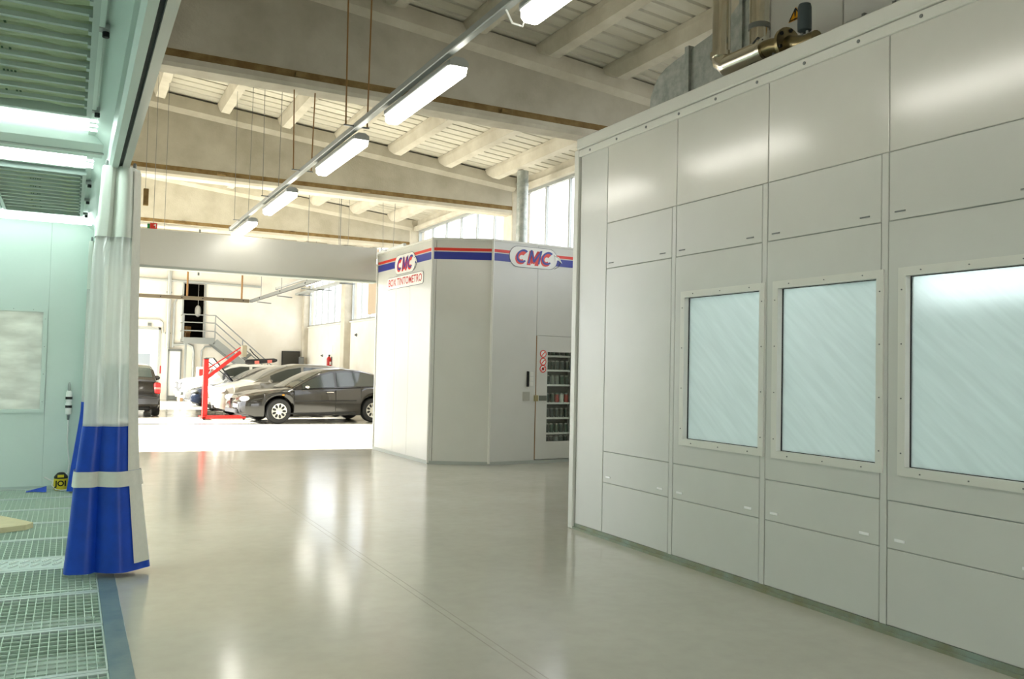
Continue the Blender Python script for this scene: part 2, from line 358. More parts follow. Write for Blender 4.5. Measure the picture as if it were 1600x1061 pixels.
# ================================================================== RIGHT PAINT BOOTH
BX = 4.303; BY1 = 7.02; BY0 = -1.56
rb = thing('spray_booth', 'long white panelled paint booth with three film covered windows', 'paint booth', (BX+2, 3, 0))
seams = [6.468, 5.465, 4.449, 3.456, 2.455, 1.45, .45, -.55, BY0]
G = .003
def pbox(y0, y1, z0, z1, m, nm='panel', d=.012, parent=None, t=.05):
    return obj(nm, MB().cbox(BX-d, BX+t, y0+G, y1-G, z0+G*.7, z1-G*.7, .004), m, parent or rb)
obj('core_wall', MB().box(BX+.03, BX+.06, 6.9, BY1-.03, .05, 3.6).box(BX+.03, BX+.06, seams[0]-.01, 6.9, .05, 3.6), M_seam, rb)
pbox(6.468, 6.93, .05, 3.58, M_panel)
obj('corner_post', MB().cbox(BX-.035, BX+.07, 6.94, BY1, .0, 3.62, .006), M_trim, rb)
obj('base_channel', MB().box(BX-.03, BX+.06, BY0, 6.94, .0, .022).box(BX-.012, BX+.06, BY0, 6.94, .022, .05), mat('base_channel', srgb(150, 166, 156), .5, .3, col2=srgb(140, 140, 110), scale=4), rb)
obj('top_trim', MB().cbox(BX-.05, BX+.1, BY0, 6.96, 3.615, 3.72, .008), M_trim, rb)
tf = obj('trim_flange', MB().cbox(BX-.03, BX+.05, BY0, 6.95, 3.545, 3.612, .004), M_trim, rb)
q = MB(); y = 6.75
while y > 1:
    q.lathe([(.012, -.034), (.012, -.03), (.0, -.04)][:2], (BX, y, 3.578), 'x', 8); y -= .44
stuff(obj('screws', q, M_grey, tf))
WIN = [(5.334, 4.513), (4.336, 3.533), (3.33, 2.54), None]
wz0, wz1 = .98, 2.09
for k in range(len(seams)-1):
    y1, y0 = seams[k], seams[k+1]
    obj('seam_strip', MB().box(BX-.003, BX+.03, y1-.009, y1+.009, .05, 3.56), M_seam, rb)
    pbox(y0, y1, 2.84, 3.555, M_panel2)
    for zz in (2.84, 2.425, .775, .497): obj('joint_strip', MB().box(BX, BX+.02, y0, y1, zz-.005, zz+.005), M_seam, rb)
    ap = pbox(y0+.05, y1-.0, 2.425, 2.84, M_panel, 'access_panel')
    obj('joint_strip', MB().box(BX, BX+.02, y0+.045, y0+.055, .05, .9 if 1 <= k <= 3 else 2.84), M_seam, rb)
    obj('stile', MB().cbox(BX-.012, BX+.05, y0+G, y0+.05, .05, 2.84, .003), M_panel, rb)
    for yy in (y1-.08, y0+.17): obj('latch', MB().box(BX-.018, BX-.012, yy-.035, yy+.035, 2.470, 2.478), M_grey, ap)
    lp = pbox(y0+.05, y1, .497, .775, M_panel, 'access_panel')
    for yy in (y1-.09, y0+.16): obj('latch', MB().cbox(BX-.018, BX-.012, yy-.035, yy+.035, .544, .562, .002), mat('bright_latch', srgb(252, 252, 252), .15), lp)
    pbox(y0+.05, y1, .05, .497, M_panel)
    wdw = WIN[k-1] if 1 <= k <= 3 else None
    if wdw is None: pbox(y0+.05, y1, .775, 2.425, M_panel); continue
    a, b = wdw[1], wdw[0]; f = .05
    o = MB(); o.box(BX-.012, BX+.05, y0+.05+G, y1-G, .78, wz0-f).box(BX-.012, BX+.05, y0+.05+G, y1-G, wz1+f, 2.42).box(BX-.012, BX+.05, y0+.05+G, a-f, wz0-f, wz1+f).box(BX-.012, BX+.05, b+f, y1-G, wz0-f, wz1+f)
    wp = obj('window_panel', o, M_panel, rb)
    fr = MB()
    def ringf(x0, x1, a, b, z0, z1, t):
        fr.box(x0, x1, a-t, b+t, z0-t, z0).box(x0, x1, a-t, b+t, z1, z1+t).box(x0, x1, a-t, a, z0, z1).box(x0, x1, b, b+t, z0, z1)
    ringf(BX-.022, BX+.05, a, b, wz0, wz1, f)
    frm = obj('window_frame', fr, M_trim, rb)
    fr = MB(); ringf(BX+.02, BX+.04, a+.004, b-.004, wz0+.004, wz1-.004, .004); obj('gasket', fr, M_dark, frm)
    obj('glass_pane', MB().box(BX+.028, BX+.034, a, b, wz0, wz1), M_cloud, frm)
    q = MB()
    for t in range(3):
        for z in (wz0-.028, wz1+.026): q.lathe([(.0045, -.026), (.0045, -.02)], (BX, a+.1+(b-a-.2)*t/2, z), 'x', 6)
    for t in range(4):
        for y in (a-.026, b+.026): q.lathe([(.0045, -.026), (.0045, -.02)], (BX, y, wz0+.08+(wz1-wz0-.16)*t/3), 'x', 6)
    stuff(obj('screws', q, M_grey, frm))
# booth shell, inside and lights
IX1 = 8.3
obj('far_side', MB().box(IX1, IX1+.05, BY0, BY1, 0, 3.6), M_green, rb)
obj('end_side', MB().box(BX+.05, IX1, BY1-.06, BY1-.01, 0, 3.6).box(BX, IX1, BY0-.05, BY0, 0, 3.6), M_panel, rb)
obj('booth_roof', MB().box(BX+.02, IX1, BY0, BY1, 3.56, 3.64), M_panel, rb)
obj('booth_floor', MB().box(BX+.06, IX1, BY0, BY1-.06, 0.002, .05), M_pit, rb)
obj('inner_lining', MB().box(BX+.062, BX+.07, BY0, 2.45, .05, 3.56).box(BX+.062, BX+.07, BY0, BY1-.06, 2.2, 3.56).box(BX+.062, BX+.07, BY0, BY1-.06, .05, .9).box(BX+.062, BX+.07, 5.45, BY1-.06, .9, 2.2), M_green, rb)
for xx in (5.2, 7.4):
    for y in (0, 1.6, 3.2, 4.8): obj('lamp_tube', MB().tube([(xx, y-.7, 3.42), (xx, y+.7, 3.42)], .05, 8), M_tube_r, rb)
obj('lamp_panel', MB().prism([(8.28, 3.2, 2.32), (8.24, 3.2, 2.32), (7.95, 3.2, 2.95), (7.99, 3.2, 2.95)], (0, 3.0, 0)), M_tube_r, rb)

# ---- things on the booth roof
SX = 4.72
def P(px, py, x=SX): return at(px, py, 'x', x)
gp = thing('gas_pipe', 'shiny steel gas pipe with elbow and flanged valve on the white booth roof', 'pipe', (SX, 5.2, 3.64))
p0 = P(1129, -60); p1 = P(1129, 88); p2 = P(1136, 104); p3 = P(1196, 78)
p1.y = p0.y; r = .075
obj('riser', MB().tube([p0+Vector((0, 0, .8)), p1], r, 16), M_steel, gp, True)
q = MB(); c = [p1, p1+Vector((0, -.01, -.05)), p2+(p1-p2)*.25, p2, p2+(p3-p2)*.12]
obj('elbow', q.tube(c, r*1.06, 16), M_steel, gp, True)
obj('horizontal_run', MB().tube([p2+(p3-p2)*.08, p3], r*1.18, 16), M_steel, gp, True)
obj('collar', MB().tube([p1+Vector((0, 0, -.01)), p1+Vector((0, 0, .03))], r*1.25, 16), M_steel, gp, True)
e = (p3-p2).normalized()
obj('collar', MB().tube([p3-e*.02, p3+e*.02], r*1.35, 16), M_steel, gp, True)
p4 = P(1208, 72); p5 = P(1228, 70)
bronze = mat('bronze_valve', srgb(150, 138, 104), .3, .9)
obj('valve_body', MB().tube([p3+e*.02, p4, p5], [r*.95, r*.8, r*.75], 14), bronze, gp, True)
fl = obj('flange', MB().tube([p5-Vector((0, .0, 0)), p5+Vector((0, -.03, 0))], .125, 18), bronze, gp, True)
q = MB()
for k in range(6): a = k*PI/3+.4; q.tube([p5+Vector((.1*math.cos(a), .012, .1*math.sin(a))), p5+Vector((.1*math.cos(a), -.045, .1*math.sin(a)))], .014, 6)
stuff(obj('bolts', q, M_dark, fl))
obj('drain_cock', MB().tube([p4+Vector((0, -.02, -.05)), p4+Vector((0, -.02, -.13))], [.022, .02], 8), M_grey, gp, True)
obj('lever', MB().tube([p3+Vector((-.05, .12, .05)), p3+Vector((-.06, .02, .09)), p3+Vector((-.05, -.02, .06))], .009, 6), M_dark, gp)
p6 = P(1257, 68); p7 = P(1257, 50); p8 = P(1258, 18)
obj('valve_neck', MB().tube([p5+Vector((0, -.03, 0)), p6+Vector((0, .0, 0)), p6+Vector((0, -.12, 0))], .06, 12), bronze, gp, True)
obj('actuator', MB().lathe([(.036, 0), (.05, .01), (.051, .05), (.049, .18), (.043, .205), (.02, .21)], p7, 'z', 18), mat('actuator_grey', srgb(66, 78, 82), .5), gp, True)
q = MB()
for s in (-1, 1): q.tube([p7+Vector((0, s*.025, .02)), p7+Vector((0, s*.03, -.12))], .010, 8)
obj('actuator_bracket', q, M_lgrey, gp)
obj('support_leg', MB().tube([p2+(p3-p2)*.5, Vector((p2.x, p2.y*.5+p3.y*.5, 3.64))], .02, 8), M_grey, gp)
# second riser
s0 = P(1187, -60, 4.88); s1 = P(1186, 75, 4.88)
sp = thing('steel_riser', 'second upright steel pipe behind the gas valve, nearer the white plenum', 'pipe', (s1.x, s1.y, 3.64))
obj('pipe', MB().tube([Vector((s1.x, s1.y, 5.4)), Vector((s1.x, s1.y, 3.65))], .08, 16), M_steel, sp, True)
obj('foot_flange', MB().tube([Vector((s1.x, s1.y, 3.64)), Vector((s1.x, s1.y, 3.67))], .1, 16), M_steel, sp, True)
obj('clip', MB().tube([Vector((s1.x, s1.y, 4.3)), Vector((s1.x, s1.y, 4.34))], .088, 16), M_grey, sp, True)
# galvanised duct
dx = 5.25
dk = thing('air_duct', 'large curved galvanised sheet metal duct on the booth roof', 'duct', (dx, 6.5, 3.64))
tp = [at(px, py, 'x', dx) for px, py in ((1015, 172), (1017, 152), (1022, 135), (1030, 119), (1040, 107), (1055, 95), (1075, 80), (1110, 55), (1145, 20), (1165, -10), (1210, -50))]
poly = [Vector((dx, tp[0].y, 3.64))]+tp+[Vector((dx, tp[-1].y, 3.64))]
obj('duct_body', MB().prism(poly, (.9, 0, 0)), M_galv, dk)
jt = at(1077, 78, 'x', dx)
obj('joint_flange', MB().box(dx-.03, dx+.93, jt.y-.03, jt.y+.03, 3.64, jt.z+.03), M_galv, dk)
jt = at(1160, 0, 'x', dx)
obj('joint_flange', MB().box(dx-.02, dx+.92, jt.y-.02, jt.y+.02, 3.64, jt.z+.03), M_galv, dk)
q = MB()
for py, pz in ((6.9, 3.9), (6.75, 4.1), (6.3, 3.85), (6.2, 4.2)): q.lathe([(.012, -.008), (.012, 0)], (dx, py, pz), 'x', 6)
stuff(obj('rivets', q, M_white, dk))
# white plenum
ux = 5.05
ay = at(1203, 50, 'x', ux).y
au = thing('air_plenum', 'tall white panelled plenum box standing on the booth roof', 'air unit', (6.4, 2, 3.64))
edges = [ay, at(1317, 30, 'x', ux).y, 3.4, 2.3, 1.2, .1, -1]
for k in range(len(edges)-1): obj('panel', MB().cbox(ux, ux+.06, edges[k+1]+.004, edges[k]-.004, 3.645, 4.85, .005), M_panel, au)
obj('box_core', MB().box(ux+.06, 7.9, -1, ay-.005, 3.645, 4.84), M_panel, au)
obj('corner_post', MB().cbox(ux-.015, ux+.06, ay, ay+.07, 3.645, 4.86, .006), M_trim, au)
q = MB()
for k in (1, 2):
    for z in (3.8, 4.1, 4.4): q.lathe([(.009, -.006), (.009, 0)], (ux, edges[k]-.03, z), 'x', 6)
stuff(obj('screws', q, M_grey, au))
# warning triangle fixed to the plenum
ws = thing('warning_sign', 'orange triangular warning sign on the white plenum beside the valve', 'sign', at(1245, 22, 'x', ux-.012))
A, B, C = at(1243, 11, 'x', ux-.014), at(1232, 33, 'x', ux-.014), at(1254, 28, 'x', ux-.014)
A.y = (B.y+C.y)/2; B.z = C.z = (B.z+C.z)/2
obj('plate', MB().prism([A, B, C], (.008, 0, 0)), M_orange, ws)
cc = (A+B+C)/3
q = MB(); sc = .86
for (u, v) in ((A, B), (B, C), (C, A)): q.bar(cc+(u-cc)*sc+Vector((-.002, 0, 0)), cc+(v-cc)*sc+Vector((-.002, 0, 0)), .008, .002, (1, 0, 0))
obj('border', q, M_dark, ws)
obj('flame_mark', text_mb('!', cc+Vector((-.003, 0, .0)), (0, -1, 0), (0, 0, 1), .12, .001, .02), M_dark, ws)
# conduit on plenum
cn = thing('conduit', 'grey conduit pipe rising along the white plenum to the upper right', 'conduit', at(1316, 50, 'x', ux-.04))
pts = [at(1312, 60, 'x', ux-.04), at(1315, 48, 'x', ux-.04), at(1325, 38, 'x', ux-.04), at(1420, 0, 'x', ux-.04), at(1500, -32, 'x', ux-.04)]
obj('tube', MB().tube(pts, .02, 10), M_lgrey, cn, True)
for t in (.3, .8): c = pts[2]+(pts[3]-pts[2])*t; obj('clip', MB().box(ux-.065, ux, c.y-.012, c.y+.012, c.z-.026, c.z+.026), M_grey, cn)

# ================================================================== MIXING BOX (hexagonal)
PL = [Vector((4.883, 14.788, 0)), Vector((4.957, 12.343, 0)), Vector((5.797, 11.917, 0)), Vector((8.25, 12.07, 0)), Vector((8.25, 14.788, 0))]
TZ = 3.49
tb = thing('mixing_booth', 'white angular colour mixing box with red and blue stripe', 'booth', (6.5, 13.5, 0))
def face(i):
    a, b = PL[i], PL[i+1]; d = (b-a).normalized(); n = Vector((d.y, -d.x, 0))   # outward
    return a, d, n, (b-a).length
def fpanel(i, t0, t1, z0, z1, off, th, m, nm, parent=None):
    a, d, n, L = face(i); p = a+d*((t0+t1)/2)+n*(off-th/2)+Vector((0, 0, (z0+z1)/2))
    return obj(nm, MB().obox(p, d, n, (0, 0, 1), t1-t0, th, z1-z0), m, parent or tb)
# face outward normals: for the left face the box is to the right
for i, cuts in ((0, (0, .93, 1.55, 2.446)), (1, (0, .06, .94-.0)), (2, (0, .834))):
    a, d, n, L = face(i)
    cuts = list(cuts); cuts[-1] = L if i < 2 else cuts[-1]
    for k in range(len(cuts)-1): fpanel(i, cuts[k]+.003, cuts[k+1]-.003, .05, TZ, 0, .05, M_panel2 if i == 1 else M_panel, 'panel')
    fpanel(i, 0, L, .0, .05, .012, .06, M_seam, 'base_strip')
    fpanel(i, 0, L, TZ, TZ+.03, .012, .07, M_trim, 'top_strip')
for c in PL[:3]: obj('corner_strip', MB().tube([Vector((c.x, c.y, .02)), Vector((c.x, c.y, TZ+.03))], .022, 8), M_trim, tb, True)
a2, d2v, n2, L2 = face(2)
DT0, DT1, DTZ = .843, 1.83, 2.04
fpanel(2, DT1+.003, L2, .05, TZ, 0, .05, M_panel, 'panel')
fpanel(2, .837, DT1, DTZ+.006, TZ, 0, .05, M_panel, 'panel')
WT0, WT1, WZ0, WZ1 = 1.05, 1.62, .34, 1.785
dr = fpanel(2, DT0, WT0, .06, DTZ, .008, .045, M_panel, 'door')
fpanel(2, WT0, WT1, .06, WZ0, .008, .045, M_panel, 'door_rail', dr); fpanel(2, WT0, WT1, WZ1, DTZ, .008, .045, M_panel, 'door_rail', dr); fpanel(2, WT1, DT1, .06, DTZ, .008, .045, M_panel, 'door_stile', dr)
fpanel(2, WT0, WT1, WZ0, WZ1, -.012, .006, glass_mat('door_glass', (.95, .98, .97, 1), .06), 'door_glass', dr)
fpanel(2, DT0-.01, DT0, .06, DTZ, .006, .04, M_rust, 'door_edge', dr)
fpanel(2, .805, .865, .99, 1.085, .04, .04, mat('brass_latch', srgb(170, 160, 120), .4, .6), 'latch', dr)
fpanel(2, .90, 1.04, 1.0, 1.08, .02, .014, mat('dark_plate', srgb(110, 116, 104), .5), 'handle_plate', dr)
sg = fpanel(2, .595, .725, .995, 1.14, .006, .006, mat('notice_grey', srgb(176, 176, 164), .5), 'notice_plate')
sw = fpanel(2, .665, .69, 1.22, 1.465, .03, .03, M_dark, 'switch_backplate')
for k in range(3): fpanel(2, .693, .762, 1.235+k*.078, 1.30+k*.078, .045, .045, M_trim, 'switch')
obj('rear_side', MB().box(8.2, 8.25, 12.12, 14.78, 0, TZ).box(4.9, 8.25, 14.74, 14.79, 0, TZ), M_panel, tb)
q = MB(); q.prism([p+Vector((0, 0, TZ-.02)) for p in [PL[0]+Vector((.05, -.05, 0)), PL[1]+Vector((.05, .03, 0)), PL[2]+Vector((0, .06, 0)), PL[3]+Vector((-.05, .03, 0)), PL[4]+Vector((-.05, -.05, 0))]], (0, 0, .03))
obj('roof', q, M_panel, tb)
# stripes
for i in range(3):
    a, d, n, L = face(i)
    fpanel(i, 0, L, 3.320, 3.365, .004, .006, M_redp, 'red_stripe'); fpanel(i, 0, L, 3.185, 3.303, .004, .006, M_bluep, 'blue_stripe')
# badges
def rrect(c, ux, uy, w, h, r, n=6):
    pts = []
    for (sx, sy, a0) in ((1, 1, 0), (-1, 1, PI/2), (-1, -1, PI), (1, -1, 1.5*PI)):
        for k in range(n+1):
            a = a0+k*PI/2/n; pts.append(c+ux*(sx*(w/2-r)+r*math.cos(a))+uy*(sy*(h/2-r)+r*math.sin(a)))
    return pts
def badge(i, tc, zc, w, h, txt):
    a, d, n, L = face(i); uz = Vector((0, 0, 1))
    # reading direction: left to right as seen from outside
    ux = d if i else -d
    ux = n.cross(uz)*-1
    c = a+d*tc+Vector((0, 0, zc))
    o = obj('badge_border', MB().prism(rrect(c+n*.005, ux, uz, w+.012, h+.012, h/2), n*.002), mat('outline_grey', srgb(70, 74, 90), .4), tb)
    obj('badge_field', MB().prism(rrect(c+n*.0075, ux, uz, w, h, h/2-.002), n*.002), M_white, o)
    if txt:
        def glyphs(ox, oy, sc_, th, off):
            q = MB(); hh = h*.72; ww = w*.245
            def P2(x, y): y = y-.5; return c+n*off+ux*((x-1.55)*ww+y*hh*.22+ox)+uz*(y*hh*sc_+oy)
            def poly(pts): q.add([P2(*p) for p in pts], [tuple(range(len(pts)))])
            for gx in (0, 2.16):
                A_ = [math.radians(48+k*264/14) for k in range(15)]
                o_ = [(gx+.5+.52*math.cos(a), .5+.5*math.sin(a)) for a in A_]; i_ = [(gx+.5+(.52-th)*math.cos(a), .5+(.5-th)*math.sin(a)) for a in A_]
                for k in range(14): poly([o_[k], o_[k+1], i_[k+1], i_[k]])
            g = 1.06; t_ = th*.95
            poly([(g, 0), (g+t_, 0), (g+t_, 1), (g, 1)]); poly([(g+1-t_, 0), (g+1, 0), (g+1, 1), (g+1-t_, 1)])
            poly([(g, 1), (g+t_*1.05, 1), (g+.5+t_*.4, .22), (g+.5-t_*.4, .08)]); poly([(g+1-t_*1.05, 1), (g+1, 1), (g+.5+t_*.4, .08), (g+.5-t_*.4, .22)])
            return q
        obj('lettering', glyphs(0, -.008, 1, .34, .0105), M_redp, o)
        obj('lettering_shading', glyphs(.022, .012, .94, .15, .012), M_bluep, o)
        q = MB()
        e = c+ux*(w*.5)+n*.012
        q.tube([e+ux*(-.06)+uz*.07, e+ux*.03+uz*.03, e+ux*.07-uz*.04, e+ux*.03-uz*.11, e-ux*.05-uz*.15], .004, 5)
        obj('curl', q, M_grey, o)
        obj('wing', MB().prism([e+ux*(-.06)+uz*.075, e+ux*.04+uz*.045, e+ux*.1-uz*.05, e+ux*.02+uz*.0, e-ux*.03-uz*.02], n*.002), M_white, o)
    return c, ux, n
badge(0, 1.31, 3.225, .90, .32, True)
c, ux, n = None, None, None
cc_, ux_, n_ = badge(2, .745, 3.285, .90, .325, True)
a, d, n, L = face(0); uz = Vector((0, 0, 1)); c = a+d*1.32+Vector((0, 0, 2.93)); ux = n.cross(uz)*-1
o = obj('nameplate_border', MB().prism(rrect(c+n*.004, ux, uz, 1.595, .21, .06), n*.002), mat('outline_grey', srgb(70, 74, 90), .4), tb)
obj('nameplate_field', MB().prism(rrect(c+n*.0065, ux, uz, 1.58, .195, .055), n*.002), M_white, o)
obj('nameplate_lettering', text_mb('BOX TINTOMETRO', c+n*.010, ux, uz, .175, 0, .012, 0, .97), mat('deep_red_print', srgb(196, 26, 22), .5), o)
# prohibition stickers
for zc in (1.75, 1.625, 1.51):
    c = a2+d2v*.963+n2*.009+Vector((0, 0, zc))
    def disc(r0, off):
        return MB().prism([c+n2*off+d2v*(r0*math.cos(k*PI/10))+Vector((0, 0, r0*math.sin(k*PI/10))) for k in range(20)], n2*.0015)
    o = obj('prohibition_sticker', disc(.062, 0), M_redp, dr); obj('sticker_field', disc(.047, .001), M_white, o)
    q = MB().bar(c+n2*.0035+d2v*.03+Vector((0, 0, .03)), c+n2*.0035-d2v*.03-Vector((0, 0, .03)), .014, .002, n2); obj('sticker_bar', q, M_redp, o)
    if zc < 1.55: obj('sticker_mark', disc(.024, .0028), M_dark, o)
# shelves with tins inside
sh = thing('tin_shelf', 'white shelving with paint tins behind the mixing box door glass', 'shelf', a2+d2v*1.4-n2*.35)
sz = [.28, .472, .72, .965, 1.26, 1.50, 1.735]
def fb(t0, t1, d0, d1, z0, z1): return MB().obox(a2+d2v*((t0+t1)/2)-n2*((d0+d1)/2)+Vector((0, 0, (z0+z1)/2)), d2v, n2, (0, 0, 1), t1-t0, d1-d0, z1-z0)
for z in [.05]+sz: obj('shelf_board', fb(1.0, 1.75, .12, .42, z-.03, z), M_white, sh)
obj('back_board', fb(1.0, 1.75, .42, .44, .0, 1.95), mat('shelf_back', srgb(60, 76, 68), .8), sh)
for t in (.98, 1.75): obj('upright', fb(t, t+.02, .12, .44, 0, 1.95), M_white, sh)
tincols = [mat('tin_dark', srgb(44, 64, 62), .35, .3), mat('tin_green', srgb(58, 88, 76), .35, .3), mat('tin_grey', srgb(140, 150, 144), .3, .6), mat('tin_red', srgb(170, 50, 46), .4), mat('tin_white', srgb(220, 222, 214), .4)]
M_lid = mat('tin_lid', srgb(206, 210, 204), .25, .7)
tinmesh = {}
def tin(p, h, ci, label):
    t = thing('paint_tin', label, 'tin', p, group='paint tins behind the door glass')
    key = (round(h, 3), ci)
    if key not in tinmesh:
        b = obj('can', MB().lathe([(.036, 0), (.036, h*.86)], (0, 0, 0), 'z', 12), tincols[ci], t, True, True)
        l = obj('lid', MB().lathe([(.037, h*.86), (.037, h*.93), (.024, h*.95), (.02, h)], (0, 0, 0), 'z', 12), M_lid, t, True, True)
        tinmesh[key] = (b.data, l.data)
    else:
        for nm, me in zip(('can', 'lid'), tinmesh[key]):
            o = bpy.data.objects.new(nm, me); COL.objects.link(o); o.parent = t
rows = ['lowest', 'second lowest', 'third lowest', 'middle', 'third highest', 'second highest', 'top']
for si, z in enumerate(sz):
    gap = (sz[si+1]-.03 if si+1 < len(sz) else 1.90)-z
    for k in range(6):
        which = ('first', 'second', 'third', 'fourth', 'fifth', 'sixth')[k]+' from left'
        ci = random.choice((0, 0, 1, 0, 1, 2))
        lab = 'dark green paint tin, %s on the %s mixing box shelf' % (which, rows[si])
        if si == 3 and k >= 3: ci = 3 if k % 2 else 4; lab = ('red' if k % 2 else 'white')+' paint tin, %s on the middle mixing box shelf' % which
        elif ci == 2: lab = 'grey metal paint tin, %s on the %s mixing box shelf' % (which, rows[si])
        tin(a2+d2v*(1.075+k*.095)-n2*.17+Vector((0, 0, z)), min(.15, gap*.85), ci, lab)

# ================================================================== OVERHEAD HEADER and signs
hd = sempty('wall_header', (2.4, 14.9, 3))
obj('header_panel', MB().cbox(-.6, 4.88, 14.85, 15.05, 3.04, 3.635, .006), M_panel2, hd)
obj('bottom_rail', MB().cbox(-.6, 4.88, 14.83, 15.07, 3.0, 3.04, .005), M_seam, hd)
obj('header_post', MB().cbox(-.6, -.35, 14.85, 15.05, 0, 3.0, .006), M_panel, hd)
sgp = at(239, 352, 'y', 14.95)
sg = thing('wall_sign', 'small red sign with white arrow and green edge above the grey header', 'sign', (sgp.x, 14.95, 3.635))
obj('plate', MB().box(sgp.x-.045, sgp.x+.06, 14.9, 14.98, 3.637, 3.735), M_redp, sg)
obj('green_edge', MB().box(sgp.x-.085, sgp.x-.05, 14.9, 14.98, 3.637, 3.72), mat('sign_green', srgb(40, 140, 70), .4), sg)
obj('arrow', MB().prism([(sgp.x+.0, 14.897, 3.70), (sgp.x+.04, 14.897, 3.725), (sgp.x+.045, 14.897, 3.68), (sgp.x+.03, 14.897, 3.65), (sgp.x+.03, 14.897, 3.69)], (0, .002, 0)), M_white, sg)
cp = thing('ceiling_conduit', 'pale pipe running just above the grey header', 'pipe', (2, 15.6, 3.8))
obj('tube', MB().tube([(-.5, 15.6, 3.82), (2.2, 15.6, 3.82)], .03, 8), M_wall, cp, True)
for x in (0., 1.9): obj('bracket', MB().box(x, x+.03, 15.58, 15.62, 3.64-.64, 3.80), M_grey, cp)

# ================================================================== FLUORESCENT ROWS
def lamp(x, y0, y1, z, label, glow):
    t = thing('fluorescent_lamp', label, 'lamp', (x, (y0+y1)/2, z), group='hanging fluorescent lamps')
    w = .085
    def ring(y, s): return [(x-w*s, y, z+.07), (x-w*s, y, z+.04), (x-w*.95*s, y, z+.03), (x+w*.95*s, y, z+.03), (x+w*s, y, z+.04), (x+w*s, y, z+.07), (x+w*.5*s, y, z+.10), (x-w*.5*s, y, z+.10)]
    obj('housing', MB().loft([ring(y0, .9), ring(y0+.03, 1), ring(y1-.03, 1), ring(y1, .9)]), M_lgrey, t)
    def r2(y, s): return [(x-w*.93*s, y, z+.03), (x-w*.85*s, y, z-.02*s), (x-w*.5*s, y, z-.045*s), (x+w*.5*s, y, z-.045*s), (x+w*.85*s, y, z-.02*s), (x+w*.93*s, y, z+.03)]
    obj('diffuser', MB().loft([r2(y0+.005, .85), r2(y0+.04, 1), r2(y1-.04, 1), r2(y1-.005, .85)]), glow, t)
    for yy in (y0+.3, y1-.3): obj('clip', MB().box(x-.03, x+.03, yy-.02, yy+.02, z+.10, z+.12), M_grey, t)
TX, TZ1 = 2.46, 3.86
def track(x, y0, y1, z, label, hangers):
    t = thing('lighting_track', label, 'track', (x, (y0+y1)/2, z))
    obj('rail', MB().cbox(x-.03, x+.03, y0, y1, z, z+.06, .006), M_lgrey, t)
    obj('end_cap', MB().cbox(x-.035, x+.035, y1, y1+.05, z-.01, z+.065, .004), M_grey, t)
    for (yy, top, rust) in hangers:
        h = obj('hanger', MB().bar((x-.13, yy, z+.03), (x+.13, yy, z+.03), .025, .012), M_grey, t)
        for s in (-1, 1): obj('chain', MB().tube([(x+s*.11, yy, z+.03), (x+s*.13, yy, top)], .008 if rust else .004, 6), M_rust if rust else M_grey, h)
    return t
track(TX, -3.6, 15.75, TZ1, 'long grey lighting track carrying the main diagonal row of lamps', [(-1, 6.25, 1), (3.0, 6.25, 1), (8.25, 6.3, 1), (10.5, 4.88, 1), (12.4, 6.25, 0), (14.75, 6.25, 0)])
LX = 2.535
names = ['bright fluorescent lamp overhead at the top edge of the picture', 'largest fully visible fluorescent lamp nearest the camera', 'second fully visible fluorescent lamp of the long row', 'third fully visible fluorescent lamp of the long row', 'smallest fluorescent lamp at the far end of the long row']
for (a, b), nm in zip(((3.2, 4.76), (5.87, 7.4), (8.3, 9.86), (11.35, 12.95), (14.1, 15.75)), names): lamp(LX, a, b, 3.75, nm, M_lampglow)
lamp(LX, .5, 2.1, 3.75, 'added unseen fluorescent fill lamp above the camera', M_lampglow)  # out of view, added as fill light for the near bay
lamp(LX, -2.2, -.6, 3.75, 'added unseen fluorescent fill lamp behind the camera', M_lampglow)  # another unseen lamp put in to brighten the foreground
track(5.75, 15.8, 27.5, TZ1, 'second lighting track behind the grey header', [(16.8, 4.88, 0), (20.1, 6.0, 0), (23.2, 4.88, 0)])
for (a, b), nm in zip(((16.2, 17.8), (19.2, 20.8), (22.4, 24.0)), ('fluorescent lamp just above the mixing box behind the grey header', 'middle fluorescent lamp of the row behind the header', 'farthest fluorescent lamp of the row behind the header')): lamp(5.82, a, b, 3.75, nm, M_lampglow)
q = at(805, 5, 'y', 4.7)
cl = tag(obj('power_cable', MB().tube([(TX+.0, 4.95, 3.86), (TX+.05, 4.95, 3.78), (TX+.11, 4.92, 3.76), (TX+.10, 4.85, 3.80), (TX+.07, 4.8, 3.84)], .008, 6), M_white, None, True), 'short white cable looping from the track to the overhead lamp', 'cable')
# small hanging box and its wires
hb = at(228, 308, 'y', 15.2)
hg = thing('hanging_box', 'small grey brown box hanging on wires under the second beam', 'box', (hb.x, hb.y, hb.z-.14))
obj('box', MB().cbox(hb.x-.04, hb.x+.04, hb.y-.03, hb.y+.03, hb.z-.14, hb.z+.14, .006), M_brown, hg)
for dxx in (-.01, .13, .30): obj('wire', MB().tube([(hb.x+dxx, hb.y, 6.3), (hb.x+dxx, hb.y, hb.z+.1 if dxx < 0 else 3.66)], .004, 5), M_grey, hg)

